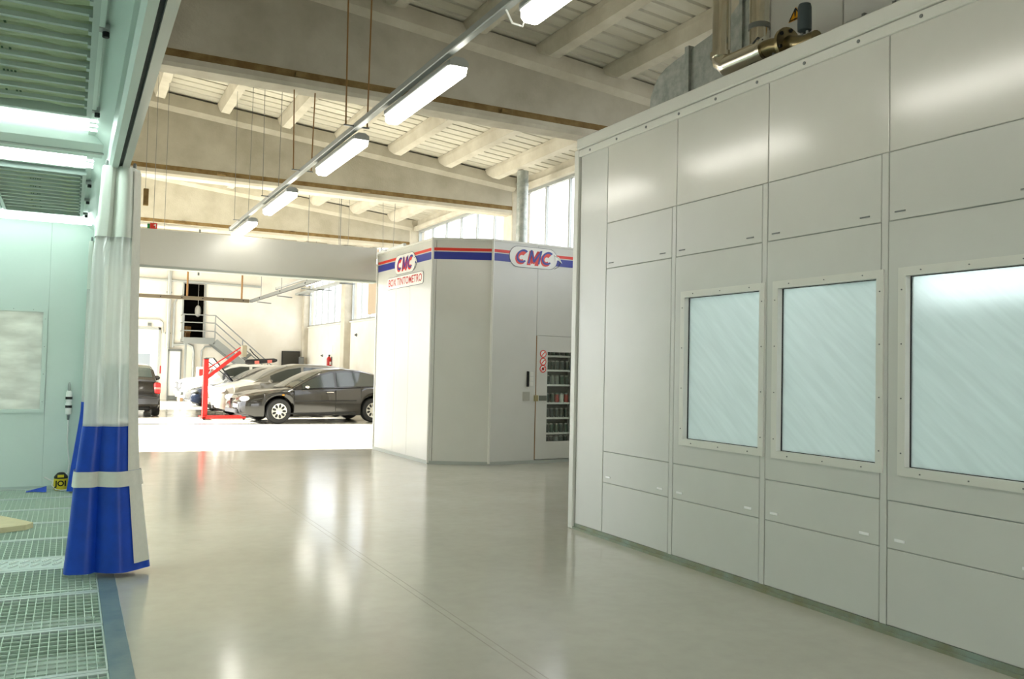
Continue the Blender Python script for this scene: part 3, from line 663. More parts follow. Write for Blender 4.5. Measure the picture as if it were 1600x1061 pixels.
# ================================================================== LEFT PAINT BOOTH
CZ = 3.1
lb = thing('spray_booth', 'open paint booth with filter ceiling and green tinted lights at far left', 'paint booth', (-2, 5, 0))
EY = 11.3
exs = [.17, -.04, -1.0, -2.0, -3.0, -4.15]
wlx = (-1.08, -.30)
obj('end_panel', MB().cbox(-.249, .30, EY, EY+.05, 0, CZ, .003), M_green, lb)
obj('end_panel', MB().box(-1.2, -.25, EY, EY+.05, 0, .87).box(-1.2, -.25, EY, EY+.05, 2.09, CZ).box(-1.2, -1.13, EY, EY+.05, .87, 2.09).box(-.255, -.25, EY, EY+.05, .87, 2.09), M_green, lb)
obj('end_panel', MB().cbox(-4.2, -1.206, EY, EY+.05, 0, CZ, .003), M_green, lb)
fr = MB(); fr.box(-1.13, -.255, EY-.02, EY+.03, .87, .915).box(-1.13, -.255, EY-.02, EY+.03, 2.04, 2.09).box(-1.13, -1.08, EY-.02, EY+.03, .915, 2.04).box(-.30, -.255, EY-.02, EY+.03, .915, 2.04)
f = obj('window_frame', fr, M_green, lb)
obj('glass_pane', MB().box(-1.08, -.30, EY+.005, EY+.012, .915, 2.04), M_cloud2, f)
q = MB()
for t in range(4):
    q.lathe([(.0045, -.026), (.0045, -.02)], (-.277, EY, 1.0+.32*t), 'y', 6); q.lathe([(.0045, -.026), (.0045, -.02)], (-1.0+.2*t, EY, 2.065), 'y', 6)
stuff(obj('screws', q, M_grey, f))
obj('panel_joint', MB().box(-.26, -.235, EY+.03, EY+.06, 0, CZ), M_green, lb)
obj('panel_joint', MB().box(-1.22, -1.19, EY+.03, EY+.06, 0, CZ), M_green, lb)
obj('outer_wall', MB().box(-4.2, -4.15, -1.55, EY, 0, CZ).box(-4.2, .2, -1.6, -1.55, 0, CZ), M_green, lb)
obj('end_skirting', MB().box(-4.15, .21, EY-.02, EY, 0, .03), M_gratebar, lb)
obj('opening_post', MB().cbox(.19, .32, EY-.2, EY+.05, 0, 2.85, .006), M_green, lb)
# header with curtain rail
obj('header_inner', MB().prism([(.10, -1.6, CZ), (.19, -1.6, CZ-.06), (.19, -1.6, 2.87), (.21, -1.6, 2.85), (.25, -1.6, 2.85), (.25, -1.6, CZ+.2), (.10, -1.6, CZ+.2)], (0, EY+1.65, 0)), M_green, lb)
obj('header_outer', MB().prism([(.275, -1.6, 2.85), (.32, -1.6, 2.85), (.32, -1.6, CZ+.25), (.275, -1.6, CZ+.25)], (0, EY+1.65, 0)), M_panel, lb)
obj('rail_slot', MB().box(.25, .275, -1.6, EY+.05, 2.875, 2.9), M_dark, lb)
obj('booth_roof', MB().box(-4.2, .32, -1.6, EY+.05, CZ+.22, CZ+.27), M_panel, lb)
# ceiling field and filters
FX = [(-.66, .035), (-1.42, -.73), (-2.18, -1.49)]
obj('ceiling_margin', MB().box(.055, .20, -1.6, EY, CZ, CZ+.03).box(-4.15, .06, 10.55, EY, CZ, CZ+.03).box(-4.15, .06, 6.30, 7.95, CZ+.16, CZ+.19).box(-4.15, .06, 6.25, 6.30, CZ-.0, CZ+.2).box(-4.15, .06, 7.95, 8.0, CZ-.0, CZ+.2).box(-4.15, -2.2, -1.6, 6.25, CZ, CZ+.03).box(-4.15, -2.2, 8.0, 10.55, CZ, CZ+.03), M_green, lb)
pk = {}
def pocket(x0, x1, y, w):
    key = (round(x1-x0, 2), round(w, 3))
    if key not in pk:
        q = MB(); n = 6; L = x1-x0
        rings = []
        for j in range(7):
            x = L*j/6; rings.append([(x, w*k/n, .05-.05*math.sin(PI*k/n)*(1+.25*math.sin(j*2.1+k))) for k in range(n+1)])
        q.loft(rings, False, False); o = obj('filter_pocket', q, M_filter, lb, True, True); pk[key] = o.data
    else:
        o = bpy.data.objects.new('filter_pocket', pk[key]); COL.objects.link(o); o.parent = lb
    o.location = Vector((x0, y, CZ+.0))-ORG[lb]
for (y0, y1, n) in ((2.6, 6.12, 18), (8.12, 10.45, 12)):
    p = (y1-y0)/n
    for fi, (x0, x1) in enumerate(FX):
        fo = obj('filter_frame', MB().box(x1, x1+.03, y0, y1, CZ-.03, CZ+.04).box(x0-.03, x0, y0, y1, CZ-.03, CZ+.04).box(x0-.03, x1+.03, y0-.03, y0, CZ-.03, CZ+.04).box(x0-.03, x1+.03, y1, y1+.03, CZ-.03, CZ+.04), M_gratebar, lb)
        obj('backing', MB().box(x0, x1, y0, y1, CZ+.1, CZ+.11), M_filter2, fo)
        for k in range(n):
            pocket(x0, x1, y0+k*p+.02, p-.03)
            obj('retaining_bar', MB().box(x0, x1+.02, y0+k*p-.012, y0+k*p+.018, CZ-.012, CZ+.012), M_gratebar, fo)
            obj('bar_end', MB().box(x1-.015, x1+.012, y0+k*p-.02, y0+k*p+.03, CZ-.028, CZ+.01), M_gratebar, fo) if fi == 0 else None
            if fi == 0 and k % 2 == 0:
                tx0 = x0+.30+.05*math.sin(k*3); yy = y0+k*p+.45*p
                for j in range(5): 
                    if random.random() < .75: obj('print_mark', MB().box(tx0+j*.018, tx0+j*.018+.011, yy-.012, yy+.014, CZ-.014, CZ-.011), M_filter2, fo)
        for k in range(3 if fi == 0 else 0):
            yy = y0+.35+(y1-y0-.5)*k/2; hk = obj('clamp', MB().box(x1+.03, x1+.075, yy-.03, yy+.03, CZ-.035, CZ-.01), M_lgrey, fo); obj('clamp_knob', MB().lathe([(.016, -.05), (.016, 0)], (x1+.06, yy+.02, CZ-.01), 'z', 8), M_dark, hk)
obj('filter_clamp_rail', MB().cbox(.062, .09, 2.5, 6.15, CZ-.03, CZ, .003), M_green, lb)
# light troughs and tubes
for (yc, n, zt) in ((6.46, 3, CZ+.03), (7.74, 3, CZ+.03)):
    for k in range(n):
        for x0 in (-1.35, -2.95): obj('lamp_tube', MB().tube([(x0, yc-.13+.13*k, zt), (x0+1.51, yc-.13+.13*k, zt)], .038, 10), M_tube, lb)
    obj('lamp_reflector', MB().box(-4.1, .17, yc-.22, yc+.22, zt+.07, zt+.09), M_white, lb)
for x0 in (-1.35, -2.95): obj('lamp_tube', MB().tube([(x0, 10.78, CZ-.03), (x0+1.51, 10.78, CZ-.03)], .045, 10), M_tube, lb)
obj('trough_beam', MB().prism([(-4.15, 6.72, CZ+.02), (-4.15, 6.82, CZ-.04), (-4.15, 7.1, CZ-.04), (-4.15, 7.30, CZ-.04), (-4.15, 7.40, CZ+.02), (-4.15, 7.40, CZ+.1), (-4.15, 6.72, CZ+.1)], (4.34, 0, 0)), M_green, lb)
obj('trough_groove', MB().box(-4.15, .18, 7.10, 7.15, CZ-.046, CZ-.038), M_seam, lb)
for x0 in (-1.35,):
    for y in (0., 2.2): obj('lamp_tube', MB().tube([(x0-1, y, CZ-.03), (x0+.5, y, CZ-.03)], .05, 10), M_tube, lb)
# grated floor of the left booth
fg = sempty('floor_grating', (-2, 5, 0))
obj('pit_base', MB().box(-4.2, .325, -1.6, 11.42, -.42, -.3), M_pit, fg)
obj('pit_side', MB().box(.215, .325, -1.6, 11.42, -.5, -.02).box(-4.2, -4.15, -1.6, 11.42, -.5, -.02).box(-4.15, .215, 11.3, 11.42, -.5, -.01), M_pit, fg)
obj('kerb_strip', MB().cbox(.215, .325, -1.6, 11.3, -.02, .004, .003), M_kerb, fg)
gy = [2.18, 2.985, 3.785, 4.585, 5.395, 6.18, 6.97, 7.34, 8.12, 8.92, 9.72, 10.50, 11.25]
gmesh = {}
def grating(y0, y1, x0, x1):
    key = (round(y1-y0, 3), round(x1-x0, 3))
    if key not in gmesh:
        L, Wd = y1-y0, x1-x0; q = MB(); n = int(Wd/.042)
        for k in range(n+1): x = Wd*k/n; q.box(x-.0022, x+.0022, .03, L-.03, -.028, 0)
        m = max(2, int(L/.072))
        for k in range(1, m): y = L*k/m; q.box(0, Wd, y-.0025, y+.0025, -.010, -.001)
        o = obj('grating', q, M_grate, fg, local=True); q = MB()
        q.box(0, Wd, 0, .034, -.03, .002).box(0, Wd, L-.034, L, -.03, .002).box(0, .006, 0, L, -.03, .001).box(Wd-.006, Wd, 0, L, -.03, .001)
        o2 = obj('grating_edge', q, M_gratebar, o, local=True); gmesh[key] = (o.data, o2.data)
    else:
        o = bpy.data.objects.new('grating', gmesh[key][0]); COL.objects.link(o); o.parent = fg
        o2 = bpy.data.objects.new('grating_edge', gmesh[key][1]); COL.objects.link(o2); o2.parent = o
    o.location = Vector((x0, y0, 0))-ORG[fg]
for k in range(len(gy)-1):
    y0, y1 = gy[k], gy[k+1]
    if abs(y0-6.97) < .01:
        for (x0, x1) in ((-.795, .212), (-1.81, -.8)):
            o = obj('tread_plate', MB().cbox(x0, x1, y0+.01, y1-.01, -.03, .004, .003), M_gratebar, fg)
            q = MB()
            for j in range(14):
                for i in range(2):
                    cx, cy = x0+.06+j*.07, y0+.12+i*.13
                    for s in range(3): q.obox((cx+(s-1)*.012, cy+(s-1)*.028, .008), (1, .5, 0), (-.5, 1, 0), (0, 0, 1), .035, .010, .008)
            stuff(obj('tread_studs', q, mat('bright_stud', srgb(226, 236, 228), .3, .3), o))
        continue
    for (x0, x1) in ((-.795, .212), (-1.81, -.8)): grating(y0+.004, y1-.004, x0, x1)
obj('plain_plate', MB().box(-4.15, -1.82, -1.6, 11.3, -.03, 0).box(-1.82, .212, -1.6, 2.17, -.03, 0), M_gratebar, fg)
q = MB()
for y in gy: q.box(-4.15, .215, y-.03, y+.03, -.14, -.032)
obj('support_joist', q, M_grate, fg)
# things in the left booth
bd = [at(px, py, 'z', .03) for px, py in ((-60, 800), (0, 809), (30, 815), (52, 820), (40, 824), (0, 829), (-60, 838))]
tag(obj('plywood_board', MB().prism([(p.x, p.y, .006) for p in bd], (0, 0, .045)), mat('plywood', srgb(206, 196, 158), .7, var=.1, scale=8)), 'beige pointed board lying on the floor grating', 'board')
ar = at(107, 640, 'y', EY-.03)
rg = thing('air_regulator', 'small white air regulator on the left booth end wall', 'regulator', (ar.x, EY-.03, 1.0))
x = ar.x; zt = at(107, 597, 'y', EY).z
obj('body', MB().lathe([(.022, 0), (.034, .01), (.034, .13), (.028, .15), (.034, .16), (.034, .26), (.02, .28)], (x, EY-.05, zt-.38), 'z', 12), M_white, rg, True)
for z in (zt-.3, zt-.2): obj('band', MB().lathe([(.036, 0), (.036, .03)], (x, EY-.05, z), 'z', 12), M_dark, rg, True)
obj('cap', MB().lathe([(.012, 0), (.018, .02), (.016, .07), (.006, .1)], (x, EY-.05, zt-.1), 'z', 10), M_lgrey, rg, True)
obj('wall_plate', MB().box(x-.03, x+.03, EY-.02, EY, zt-.35, zt-.12), M_lgrey, rg)
obj('outlet', MB().lathe([(.012, -.06), (.014, 0)], (x, EY-.05, zt-.38), 'z', 8), M_grey, rg)
hp = [Vector((x, EY-.05, zt-.44)), Vector((x+.0, EY-.05, zt-.7)), Vector((x+.03, EY-.06, zt-.95)), Vector((x+.02, EY-.08, .18)), Vector((x-.12, EY-.1, .08)), Vector((x-.22, EY-.12, .14))]
tag(obj('air_hose', MB().tube(hp, .009, 6), M_white, None, True), 'thin pale hose hanging from the wall regulator to the floor', 'hose')
yp = thing('spray_pot', 'yellow and black pot with lettering on the booth floor', 'pot', (-.055, 11.05, .003))
yl = at(83, 765, 'y', 11.05).x; yr = at(106, 765, 'y', 11.05).x; xm = (yl+yr)/2; R0 = (yr-yl)/2
obj('tub', MB().lathe([(R0*.8, .003), (R0, .02), (R0, .135), (R0*.85, .145)], (xm, 11.05, 0), 'z', 20), M_yellow, yp, True)
obj('lid', MB().lathe([(R0*.95, .135), (R0*.95, .16), (R0*.5, .20), (R0*.3, .205)], (xm, 11.05, 0), 'z', 20), M_dark, yp, True)
obj('lid_label', MB().box(xm-.035, xm+.03, 11.05-R0*.95-.003, 11.05-R0*.9, .155, .185), M_yellow, yp)
tx = text_mb('JOI', (xm, 11.05-R0-.003, .085), (1, 0, 0), (0, 0, 1), .085, 0, .03)
obj('lettering', tx, M_black, yp)
obj('handle', MB().tube([(xm-R0, 11.05, .12), (xm-R0*1.2, 11.0, .07), (xm-R0*.6, 11.05-R0*1.1, .02), (xm+R0*.2, 11.05-R0*1.2, .012), (xm+R0*1.1, 11.05-R0*.7, .015)], .006, 6), M_white, yp, True)
tag(obj('blue_cloth', MB().loft([[(xm-.34+.04*k, 10.95+.03*math.sin(k), .005), (xm-.34+.04*k, 11.0, .012+.010*k), (xm-.34+.04*k, 11.08, .005)] for k in range(6)]), M_blue, None, True), 'small blue cloth scrap on the floor beside the yellow pot', 'cloth')

# ------------------------------------------------------------------ curtains
def curtain(name, label, yc, tab, depth, ztop, zseam, zblue, zbot, belt, folds=5, phase=0., edge=True):
    t = thing(name, label, 'curtain', (.25, yc, zbot))
    n = 64
    def ring(z, grow=0):
        l = lerp_tab([(k, a) for k, a, b in tab], z); r_ = lerp_tab([(k, b) for k, a, b in tab], z)
        cx, hw = (l+r_)/2, (r_-l)/2+grow; dp = depth*(.75+.5*(hw/.2)*.5)+grow; pts = []
        for k in range(n):
            a = 2*PI*k/n
            amp = .13*math.cos(folds*a+phase)+.05*math.cos(2*folds*a+1+phase)
            if math.sin(a) < 0:   # deep crease on the side facing the booth front
                amp -= .30*math.exp(-((math.cos(a)+.18)/.10)**2)*min(1, .4+abs(z-1.0))
            px_ = math.copysign(abs(math.cos(a))**.8, math.cos(a))
            pts.append((cx+hw*px_*(1+.04*math.cos(folds*a)), yc+dp*math.sin(a)*(1+amp), z))
        return pts
    def seg(z0, z1, m, nm, s=8, grow=0, cap=False):
        return obj(nm, MB().loft([ring(z0+(z1-z0)*k/s, grow) for k in range(s+1)], True, cap), m, t, True)
    seg(zseam, ztop, M_canvas, 'top_fabric', 6, .004)
    seg(zblue, zseam+.02, M_pvc, 'clear_sheet', 10)
    seg(zbot, zblue+.02, M_blue, 'blue_skirt', 10, .004)
    if belt: seg(belt[0], belt[1], M_belt, 'tie_belt', 2, .016)
    if edge:
        def strip(z0, z1, nm):
            q = MB(); rr = []
            for k in range(9):
                z = z0+(z1-z0)*k/8; rg_ = ring(z, .010); rr.append([rg_[i % n] for i in (n-2, n-4, n-6, n-8, n-9, n-10)])
            return obj(nm, q.loft(rr, False, False), M_belt, t, True)
        strip(zbot+.05, belt[0] if belt else zblue, 'edge_strip'); strip(belt[1] if belt else zblue, ztop-.02, 'edge_strip')
    for k in range(4): obj('roller', MB().lathe([(.01, 0), (.012, .01), (.012, .05), (.006, .06)], (lerp_tab([(a, b) for a, b, c in tab], ztop)+.06*k+.03, yc, ztop-.005), 'z', 8), M_grey, t)
    obj('bottom_stud', MB().lathe([(.012, -.028), (.014, 0)], (.34, yc-.02, zbot+.01), 'z', 8), M_lgrey, t)
    return t
tabA = [(.03, -.003, .542), (.35, .025, .50), (.66, .045, .462), (.71, .05, .452), (1.04, .085, .432), (1.7, .091, .41), (2.23, .104, .402), (2.5, .131, .399), (2.87, .151, .391)]
curtain('booth_curtain', 'bundled clear and blue curtain tied with a white belt at the booth opening', 6.65, tabA, .13, 2.86, 2.36, 1.02, .035, (.625, .73))
tabB = [(.01, .005, .30), (.9, .12, .30), (2.85, .14, .30)]
curtain('booth_curtain', 'second blue curtain at the far end of the booth opening, mostly hidden', 10.85, tabB, .10, 2.85, 2.3, 1.0, .02, None, 5, 1.0, False)

# ================================================================== VEHICLES
def car(name, label, loc, rotz, L, W_, belt, roof, hwt, wheels, wr_, paint, xwin, wshield, rglass, rim, arch=.055, base=.19, rimholes=9, extras=None):
    """local frame: front bumper at x=0, rear at x=L, y lateral, z up; faces -x"""
    t = thing(name, label, 'car', loc, rotz)
    hw = lambda x: lerp_tab(hwt, x)*W_/2
    ra = wr_+arch
    def zb(x):
        z = base+lerp_tab([(0, .10), (.35, 0), (L-.4, 0), (L, .14)], x)
        for xc in wheels:
            dx_ = abs(x-xc)
            if dx_ < ra: z = max(z, wr_+math.sqrt(ra*ra-dx_*dx_))
        return z
    xs = set([0, .03, .08, .15, .25, L-.15, L-.06, L-.02, L])
    k = 0
    while k <= L: xs.add(round(k, 3)); k += .12
    for xc in wheels:
        for j in range(-9, 10): xs.add(round(xc+ra*math.sin(j/9*PI/2)*.9999, 4))
    xs = sorted(v for v in xs if 0 <= v <= L)
    def ring(x):
        w = hw(x); z0 = zb(x); zt = max(lerp_tab(belt, x), z0+.05); zm = z0+(zt-z0)*.5
        side = [(w-.05, z0), (w-.01, z0+min(.08, (zt-z0)*.2)), (w, zm), (w-.012, zt-(zt-z0)*.22), (w-.05, zt-.035), (w-.13, zt), (w*.45, zt+.018), (0, zt+.025)]
        return [(x, -y, z) for y, z in side]+[(x, y, z) for y, z in side[-2::-1]]
    obj('body', MB().loft([ring(x) for x in xs]), paint, t, True, True)
    obj('underbody', MB().cbox(.25, L-.25, -W_/2+.27, W_/2-.27, base-.02, .62, .03), M_dark, t, False, True)
    gx0, gx1 = roof[0][0], roof[-1][0]
    gxs = sorted(set([r[0] for r in roof]+[gx0+(gx1-gx0)*j/24 for j in range(25)]))
    def gp(x):
        w = hw(x)-.10; zt = lerp_tab(belt, x)-.03; zr = max(lerp_tab(roof, x), zt+.01); wr2 = w-.30*(zr-zt)
        return w, zt, zr, wr2
    def gring(x):
        w, zt, zr, w2 = gp(x)
        s = [(w, zt), (w2, zr-.03 if zr-zt > .1 else zr-.005), (w2-.06, zr), (w2*.5, zr+.02), (0, zr+.026)]
        return [(x, -y, z) for y, z in s]+[(x, y, z) for y, z in s[-2::-1]]
    obj('greenhouse', MB().loft([gring(x) for x in gxs]), paint, t, True, True)
    for (a, b) in xwin:
        for s in (-1, 1):
            q = MB(); rr = []
            for j in range(13):
                x = a+(b-a)*j/12; w, zt, zr, w2 = gp(x); hi = .90
                rr.append([(x, s*(w+(w2-w)*v+.012), zt+(zr-.03-zt)*v) for v in (.10, .5, hi)])
            q.loft(rr, False, False); obj('side_window', q, M_carglass2, t, True, True)
    def top_glass(a, b, nm):
        q = MB(); rr = []
        for j in range(9):
            x = a+(b-a)*j/8; w, zt, zr, w2 = gp(x); e = w2-.07
            rr.append([(x, y*e, zr+.026-.026*abs(y)**1.5+.010) for y in (-1, -.5, 0, .5, 1)])
        obj(nm, q.loft(rr, False, False), M_carglass2, t, True, True)
    top_glass(*wshield, 'windscreen'); top_glass(*rglass, 'rear_window')
    for xc in wheels:
        for s in (-1, 1):
            yc = s*(hw(xc)-.105)
            q = MB().lathe([(wr_*.62, -.10), (wr_*.93, -.10), (wr_, -.07), (wr_, .07), (wr_*.93, .10), (wr_*.62, .10)], (xc, yc, wr_), 'y', 28, False)
            wl = obj('wheel', q, M_dark, t, True, True)
            rimo = obj('rim', MB().lathe([(.03, .09*s), (wr_*.2, .085*s), (wr_*.5, .075*s), (wr_*.64, .095*s), (wr_*.67, .10*s), (wr_*.66, .06*s), (.02, .05*s)], (xc, yc, wr_), 'y', 28), rim, wl, True, True)
            q = MB()
            for j in range(rimholes):
                a = 2*PI*j/rimholes; c = Vector((xc+wr_*.42*math.cos(a), yc+s*.078, wr_+wr_*.42*math.sin(a))); u = Vector((math.cos(a), 0, math.sin(a))); v = Vector((-u.z, 0, u.x))
                q.prism([c+u*(.055*math.cos(m_*PI/4))+v*(.030*math.sin(m_*PI/4)) for m_ in range(8)], (0, s*.006, 0))
            stuff(obj('rim_holes', q, M_dark, wl, False, True))
    if extras: extras(t, hw, gp, belt)
    return t
M_carglass2 = mat('tinted_glass', srgb(46, 54, 50), .06, spec=.8, var=.15, scale=2)
def paintm(n, c, c2=None, rough=.18, metal=.0): return mat(n, c, rough, metal, coat=.6, var=.03, scale=3)
P_black = paintm('paint_black', srgb(30, 28, 24)); P_silver = paintm('paint_silver', srgb(124, 121, 110), metal=.3, rough=.3); P_blue = paintm('paint_dark_blue', srgb(22, 28, 40)); P_white = paintm('paint_white', srgb(236, 236, 230))
M_rim = mat('rim_silver', srgb(206, 206, 200), .3, .5); M_chrome = mat('chrome', srgb(230, 230, 228), .1, 1)
M_head = mat('headlight_lens', srgb(236, 238, 240), .08, spec=.8); M_tail = mat('tail_red', srgb(186, 26, 24), .2); M_amber = mat('amber', srgb(226, 150, 40), .3)
def hatch_extras(t, hw, gp, belt):
    for s in (-1, 1):
        q = MB().ellipsoid((.16, s*(hw(.2)-.17), .62), .15, .16, .075); obj('headlight', q, M_head, t, True, True)
        q = MB().ellipsoid((1.62, s*(hw(1.6)+.05), .92), .06, .09, .045); obj('mirror', q, M_chrome if s < 0 else P_black, t, True, True)
        obj('indicator', MB().ellipsoid((1.02, s*(hw(1.0)-.003), .72), .035, .012, .018), M_amber, t, True, True)
        obj('door_handle', MB().cbox(2.16, 2.36, s*(hw(2.2)-.02), s*(hw(2.2)+.02), .77, .80, .006), M_chrome, t, False, True)
        obj('sill_trim', MB().cbox(1.1, 3.0, s*(hw(2)-.04), s*(hw(2)+.006), .24, .27, .005), M_dark, t, False, True)
        for xx in (1.30, 2.42): obj('door_gap', MB().box(xx, xx+.008, s*(hw(xx)-.03), s*(hw(xx)+.002), .3, .84), M_black, t, False, True)
        obj('rub_strip', MB().cbox(1.32, 3.0, s*(hw(2)-.02), s*(hw(2)+.006), .56, .585, .004), M_dark, t, False, True)
        obj('tail_light', MB().ellipsoid((4.13, s*(hw(4.1)-.12), .78), .06, .12, .06), M_tail, t, True, True)
    obj('front_grille', MB().prism([(-.005, -.13, .62), (-.005, .13, .62), (-.012, 0, .34)], (.05, 0, 0)), M_chrome, t, False, True)
    obj('bumper_intake', MB().cbox(-.01, .06, -.5, .5, .26, .36, .01), M_dark, t, False, True)
    obj('number_plate', MB().cbox(-.015, .02, -.5, -.18, .40, .49, .004), M_white, t, False, True)
hw_h = [(0, .55), (.05, .72), (.18, .86), (.5, .96), (1.0, 1.0), (3.2, 1.0), (3.8, .95), (4.1, .86), (4.2, .72)]
f0 = Vector((4.641, 21.673, 0)); r0 = Vector((7.291, 22.036, 0))
th = math.atan2(r0.y-f0.y, r0.x-f0.x)
def place(front_wheel, th, xw, half):   # world loc of local origin given the near front wheel contact
    c, s = math.cos(th), math.sin(th); lx, ly = xw, -half
    return (front_wheel.x-(c*lx-s*ly), front_wheel.y-(s*lx+c*ly), 0)
hl = place(f0, th, .93, .73)
belt_h = [(0, .50), (.06, .60), (.2, .70), (.5, .77), (1.0, .84), (1.35, .88), (2.5, .91), (3.6, .95), (4.0, .96), (4.12, .80), (4.2, .55)]
roof_h = [(1.25, .86), (1.45, .97), (1.75, 1.14), (2.05, 1.28), (2.35, 1.36), (2.75, 1.39), (3.2, 1.36), (3.6, 1.28), (3.9, 1.16), (4.1, 1.0)]
car('hatchback_car', 'black hatchback with silver wheels parked nearest, beside the mixing box', hl, th, 4.2, 1.74, belt_h, roof_h, hw_h, (.93, 3.50), .315, P_black, ((1.55, 2.42), (2.50, 3.55)), (1.30, 2.15), (3.65, 4.05), M_rim, extras=hatch_extras)
def mpv_extras(t, hw, gp, belt):
    for s in (-1, 1):
        obj('headlight', MB().ellipsoid((.22, s*(hw(.25)-.16), .74), .2, .15, .09), M_head, t, True, True)
        obj('mirror', MB().ellipsoid((1.45, s*(hw(1.4)+.05), 1.0), .06, .09, .055), P_silver, t, True, True)
        obj('door_handle', MB().cbox(2.2, 2.4, s*(hw(2.2)-.02), s*(hw(2.2)+.02), .84, .87, .006), P_silver, t, False, True)
    obj('bumper_intake', MB().cbox(-.01, .06, -.55, .55, .24, .34, .01), M_dark, t, False, True)
    obj('number_plate', MB().cbox(-.015, .02, -.25, .25, .40, .5, .004), M_white, t, False, True)
belt_m = [(0, .52), (.05, .66), (.2, .78), (.5, .88), (.9, .95), (1.2, .99), (3.5, 1.0), (4.1, .99), (4.2, .8), (4.25, .5)]
roof_m = [(1.0, .96), (1.3, 1.10), (1.65, 1.28), (2.0, 1.41), (2.4, 1.48), (3.2, 1.47), (3.8, 1.40), (4.1, 1.15), (4.2, 1.0)]
car('minivan_car', 'silver compact minivan behind the black hatchback', (3.42, 24.95, 0), .10, 4.25, 1.78, belt_m, roof_m, hw_h, (.85, 3.45), .31, P_silver, ((1.5, 2.4), (2.48, 3.3), (3.38, 3.95)), (1.08, 2.05), (3.9, 4.15), M_rim, extras=mpv_extras)
belt_b = [(0, .45), (.06, .58), (.2, .66), (.5, .74), (1.1, .84), (1.3, .87), (3.4, .93), (4.2, .95), (4.35, .8), (4.4, .5)]
roof_b = [(1.15, .85), (1.5, 1.02), (1.9, 1.22), (2.2, 1.33), (2.6, 1.37), (3.2, 1.33), (3.8, 1.12), (4.0, 1.0)]
def blue_extras(t, hw, gp, belt):
    for s in (-1, 1):
        obj('headlight', MB().ellipsoid((.14, s*(hw(.2)-.17), .58), .13, .16, .06), M_grey, t, True, True)
        obj('mirror', MB().ellipsoid((1.5, s*(hw(1.5)+.05), .93), .07, .10, .06), P_blue, t, True, True)
    hb_ = obj('open_bonnet', MB().prism([(1.22, -.66, .90), (1.22, .66, .90), (.62, .62, 1.62), (.62, -.62, 1.62)], (.03, 0, .03)), P_blue, t, False, True)
    obj('bonnet_stay', MB().tube([(.35, -.6, .76), (.70, -.55, 1.52)], .012, 6), M_grey, t, False, True)
car('sedan_car', 'dark blue car with raised bonnet behind the silver minivan', (3.25, 28.25, 0), .06, 4.4, 1.74, belt_b, roof_b, hw_h, (.9, 3.5), .31, P_blue, ((1.6, 2.45), (2.55, 3.4)), (1.2, 2.05), (3.35, 3.95), M_rim, extras=blue_extras)
def white_extras(t, hw, gp, belt):
    for s in (-1, 1):
        h = obj('headlight_opening', MB().cbox(-.03, .25, s*.42-.17, s*.42+.17, .56, .80, .03), M_dark, t, False, True)
        obj('headlight', MB().ellipsoid((-.03, s*.42, .68), .04, .10, .08), M_grey, h, True, True)
    obj('bumper_beam', MB().cbox(-.06, .06, -.72, .72, .38, .50, .02), M_grey, t, False, True)
    obj('radiator', MB().cbox(-.02, .04, -.30, .30, .50, .78, .01), M_dark, t, False, True)
    obj('hanging_part', MB().cbox(-.08, .04, -.74, -.3, .16, .30, .02), mat('bare_part', srgb(150, 120, 90), .7), t, False, True)
belt_w = [(0, .72), (.06, .84), (.3, .92), (.9, 1.0), (1.2, 1.03), (3.6, 1.04), (4.0, 1.0), (4.05, .6)]
roof_w = [(.85, 1.0), (1.2, 1.2), (1.55, 1.36), (1.9, 1.44), (3.3, 1.42), (3.8, 1.30), (4.0, 1.05)]
car('dismantled_car', 'white dismantled car without bumper, farthest in the parked row', (3.30, 31.1, 0), .05, 4.05, 1.72, belt_w, roof_w, [(0, .78), (.1, .9), (.5, .98), (1, 1), (3.6, 1), (4.05, .85)], (.8, 3.3), .30, P_white, ((1.35, 2.2), (2.3, 3.3)), (.92, 1.6), (3.5, 3.9), M_rim, extras=white_extras)
def golf_extras(t, hw, gp, belt):
    for s in (-1, 1):
        tl = obj('tail_light', MB().cbox(3.82, 4.02, s*(hw(3.9)-.16), s*(hw(3.9)+.004), .62, .92, .03), M_tail, t, False, True)
        obj('lens_band', MB().cbox(3.95, 4.026, s*(hw(3.9)-.15), s*(hw(3.9)+.0), .74, .80, .01), mat('tail_pink', srgb(226, 130, 120), .2), tl, False, True)
        obj('mirror', MB().ellipsoid((1.35, s*(hw(1.4)+.07), 1.0), .06, .10, .07), P_black, t, True, True)
    obj('rear_bumper', MB().cbox(3.88, 4.08, -.80, .80, .30, .55, .05), P_black, t, False, True)
    obj('bumper_strip', MB().cbox(4.07, 4.09, -.78, .78, .50, .54, .008), M_dark, t, False, True)
    obj('number_plate', MB().cbox(4.075, 4.095, -.26, .26, .34, .45, .004), mat('plate_green', srgb(170, 190, 180), .4), t, False, True)
    obj('exhaust', MB().tube([(3.9, -.45, .24), (4.1, -.45, .24)], .03, 8), M_grey, t, False, True)
belt_g = [(0, .5), (.06, .62), (.2, .72), (.9, .86), (1.2, .90), (3.4, .95), (3.9, .97), (3.98, .9), (4.02, .55)]
roof_g = [(1.05, .89), (1.4, 1.10), (1.75, 1.28), (2.1, 1.38), (2.6, 1.40), (3.2, 1.37), (3.6, 1.28), (3.85, 1.05), (3.93, .98)]
hw_g = [(0, .62), (.1, .85), (.5, .97), (1, 1), (3.5, 1), (3.9, .95), (4.02, .88)]
car('small_hatchback_car', 'black car seen from behind with a red tail light, beside the booth curtain', (1.36, 28.65, 0), -PI/2, 4.02, 1.70, belt_g, roof_g, hw_g, (.82, 3.3), .30, P_black, ((1.35, 2.25), (2.35, 3.5)), (1.1, 1.9), (3.35, 3.85), M_rim, extras=golf_extras)  # small hatchback seen from its tail

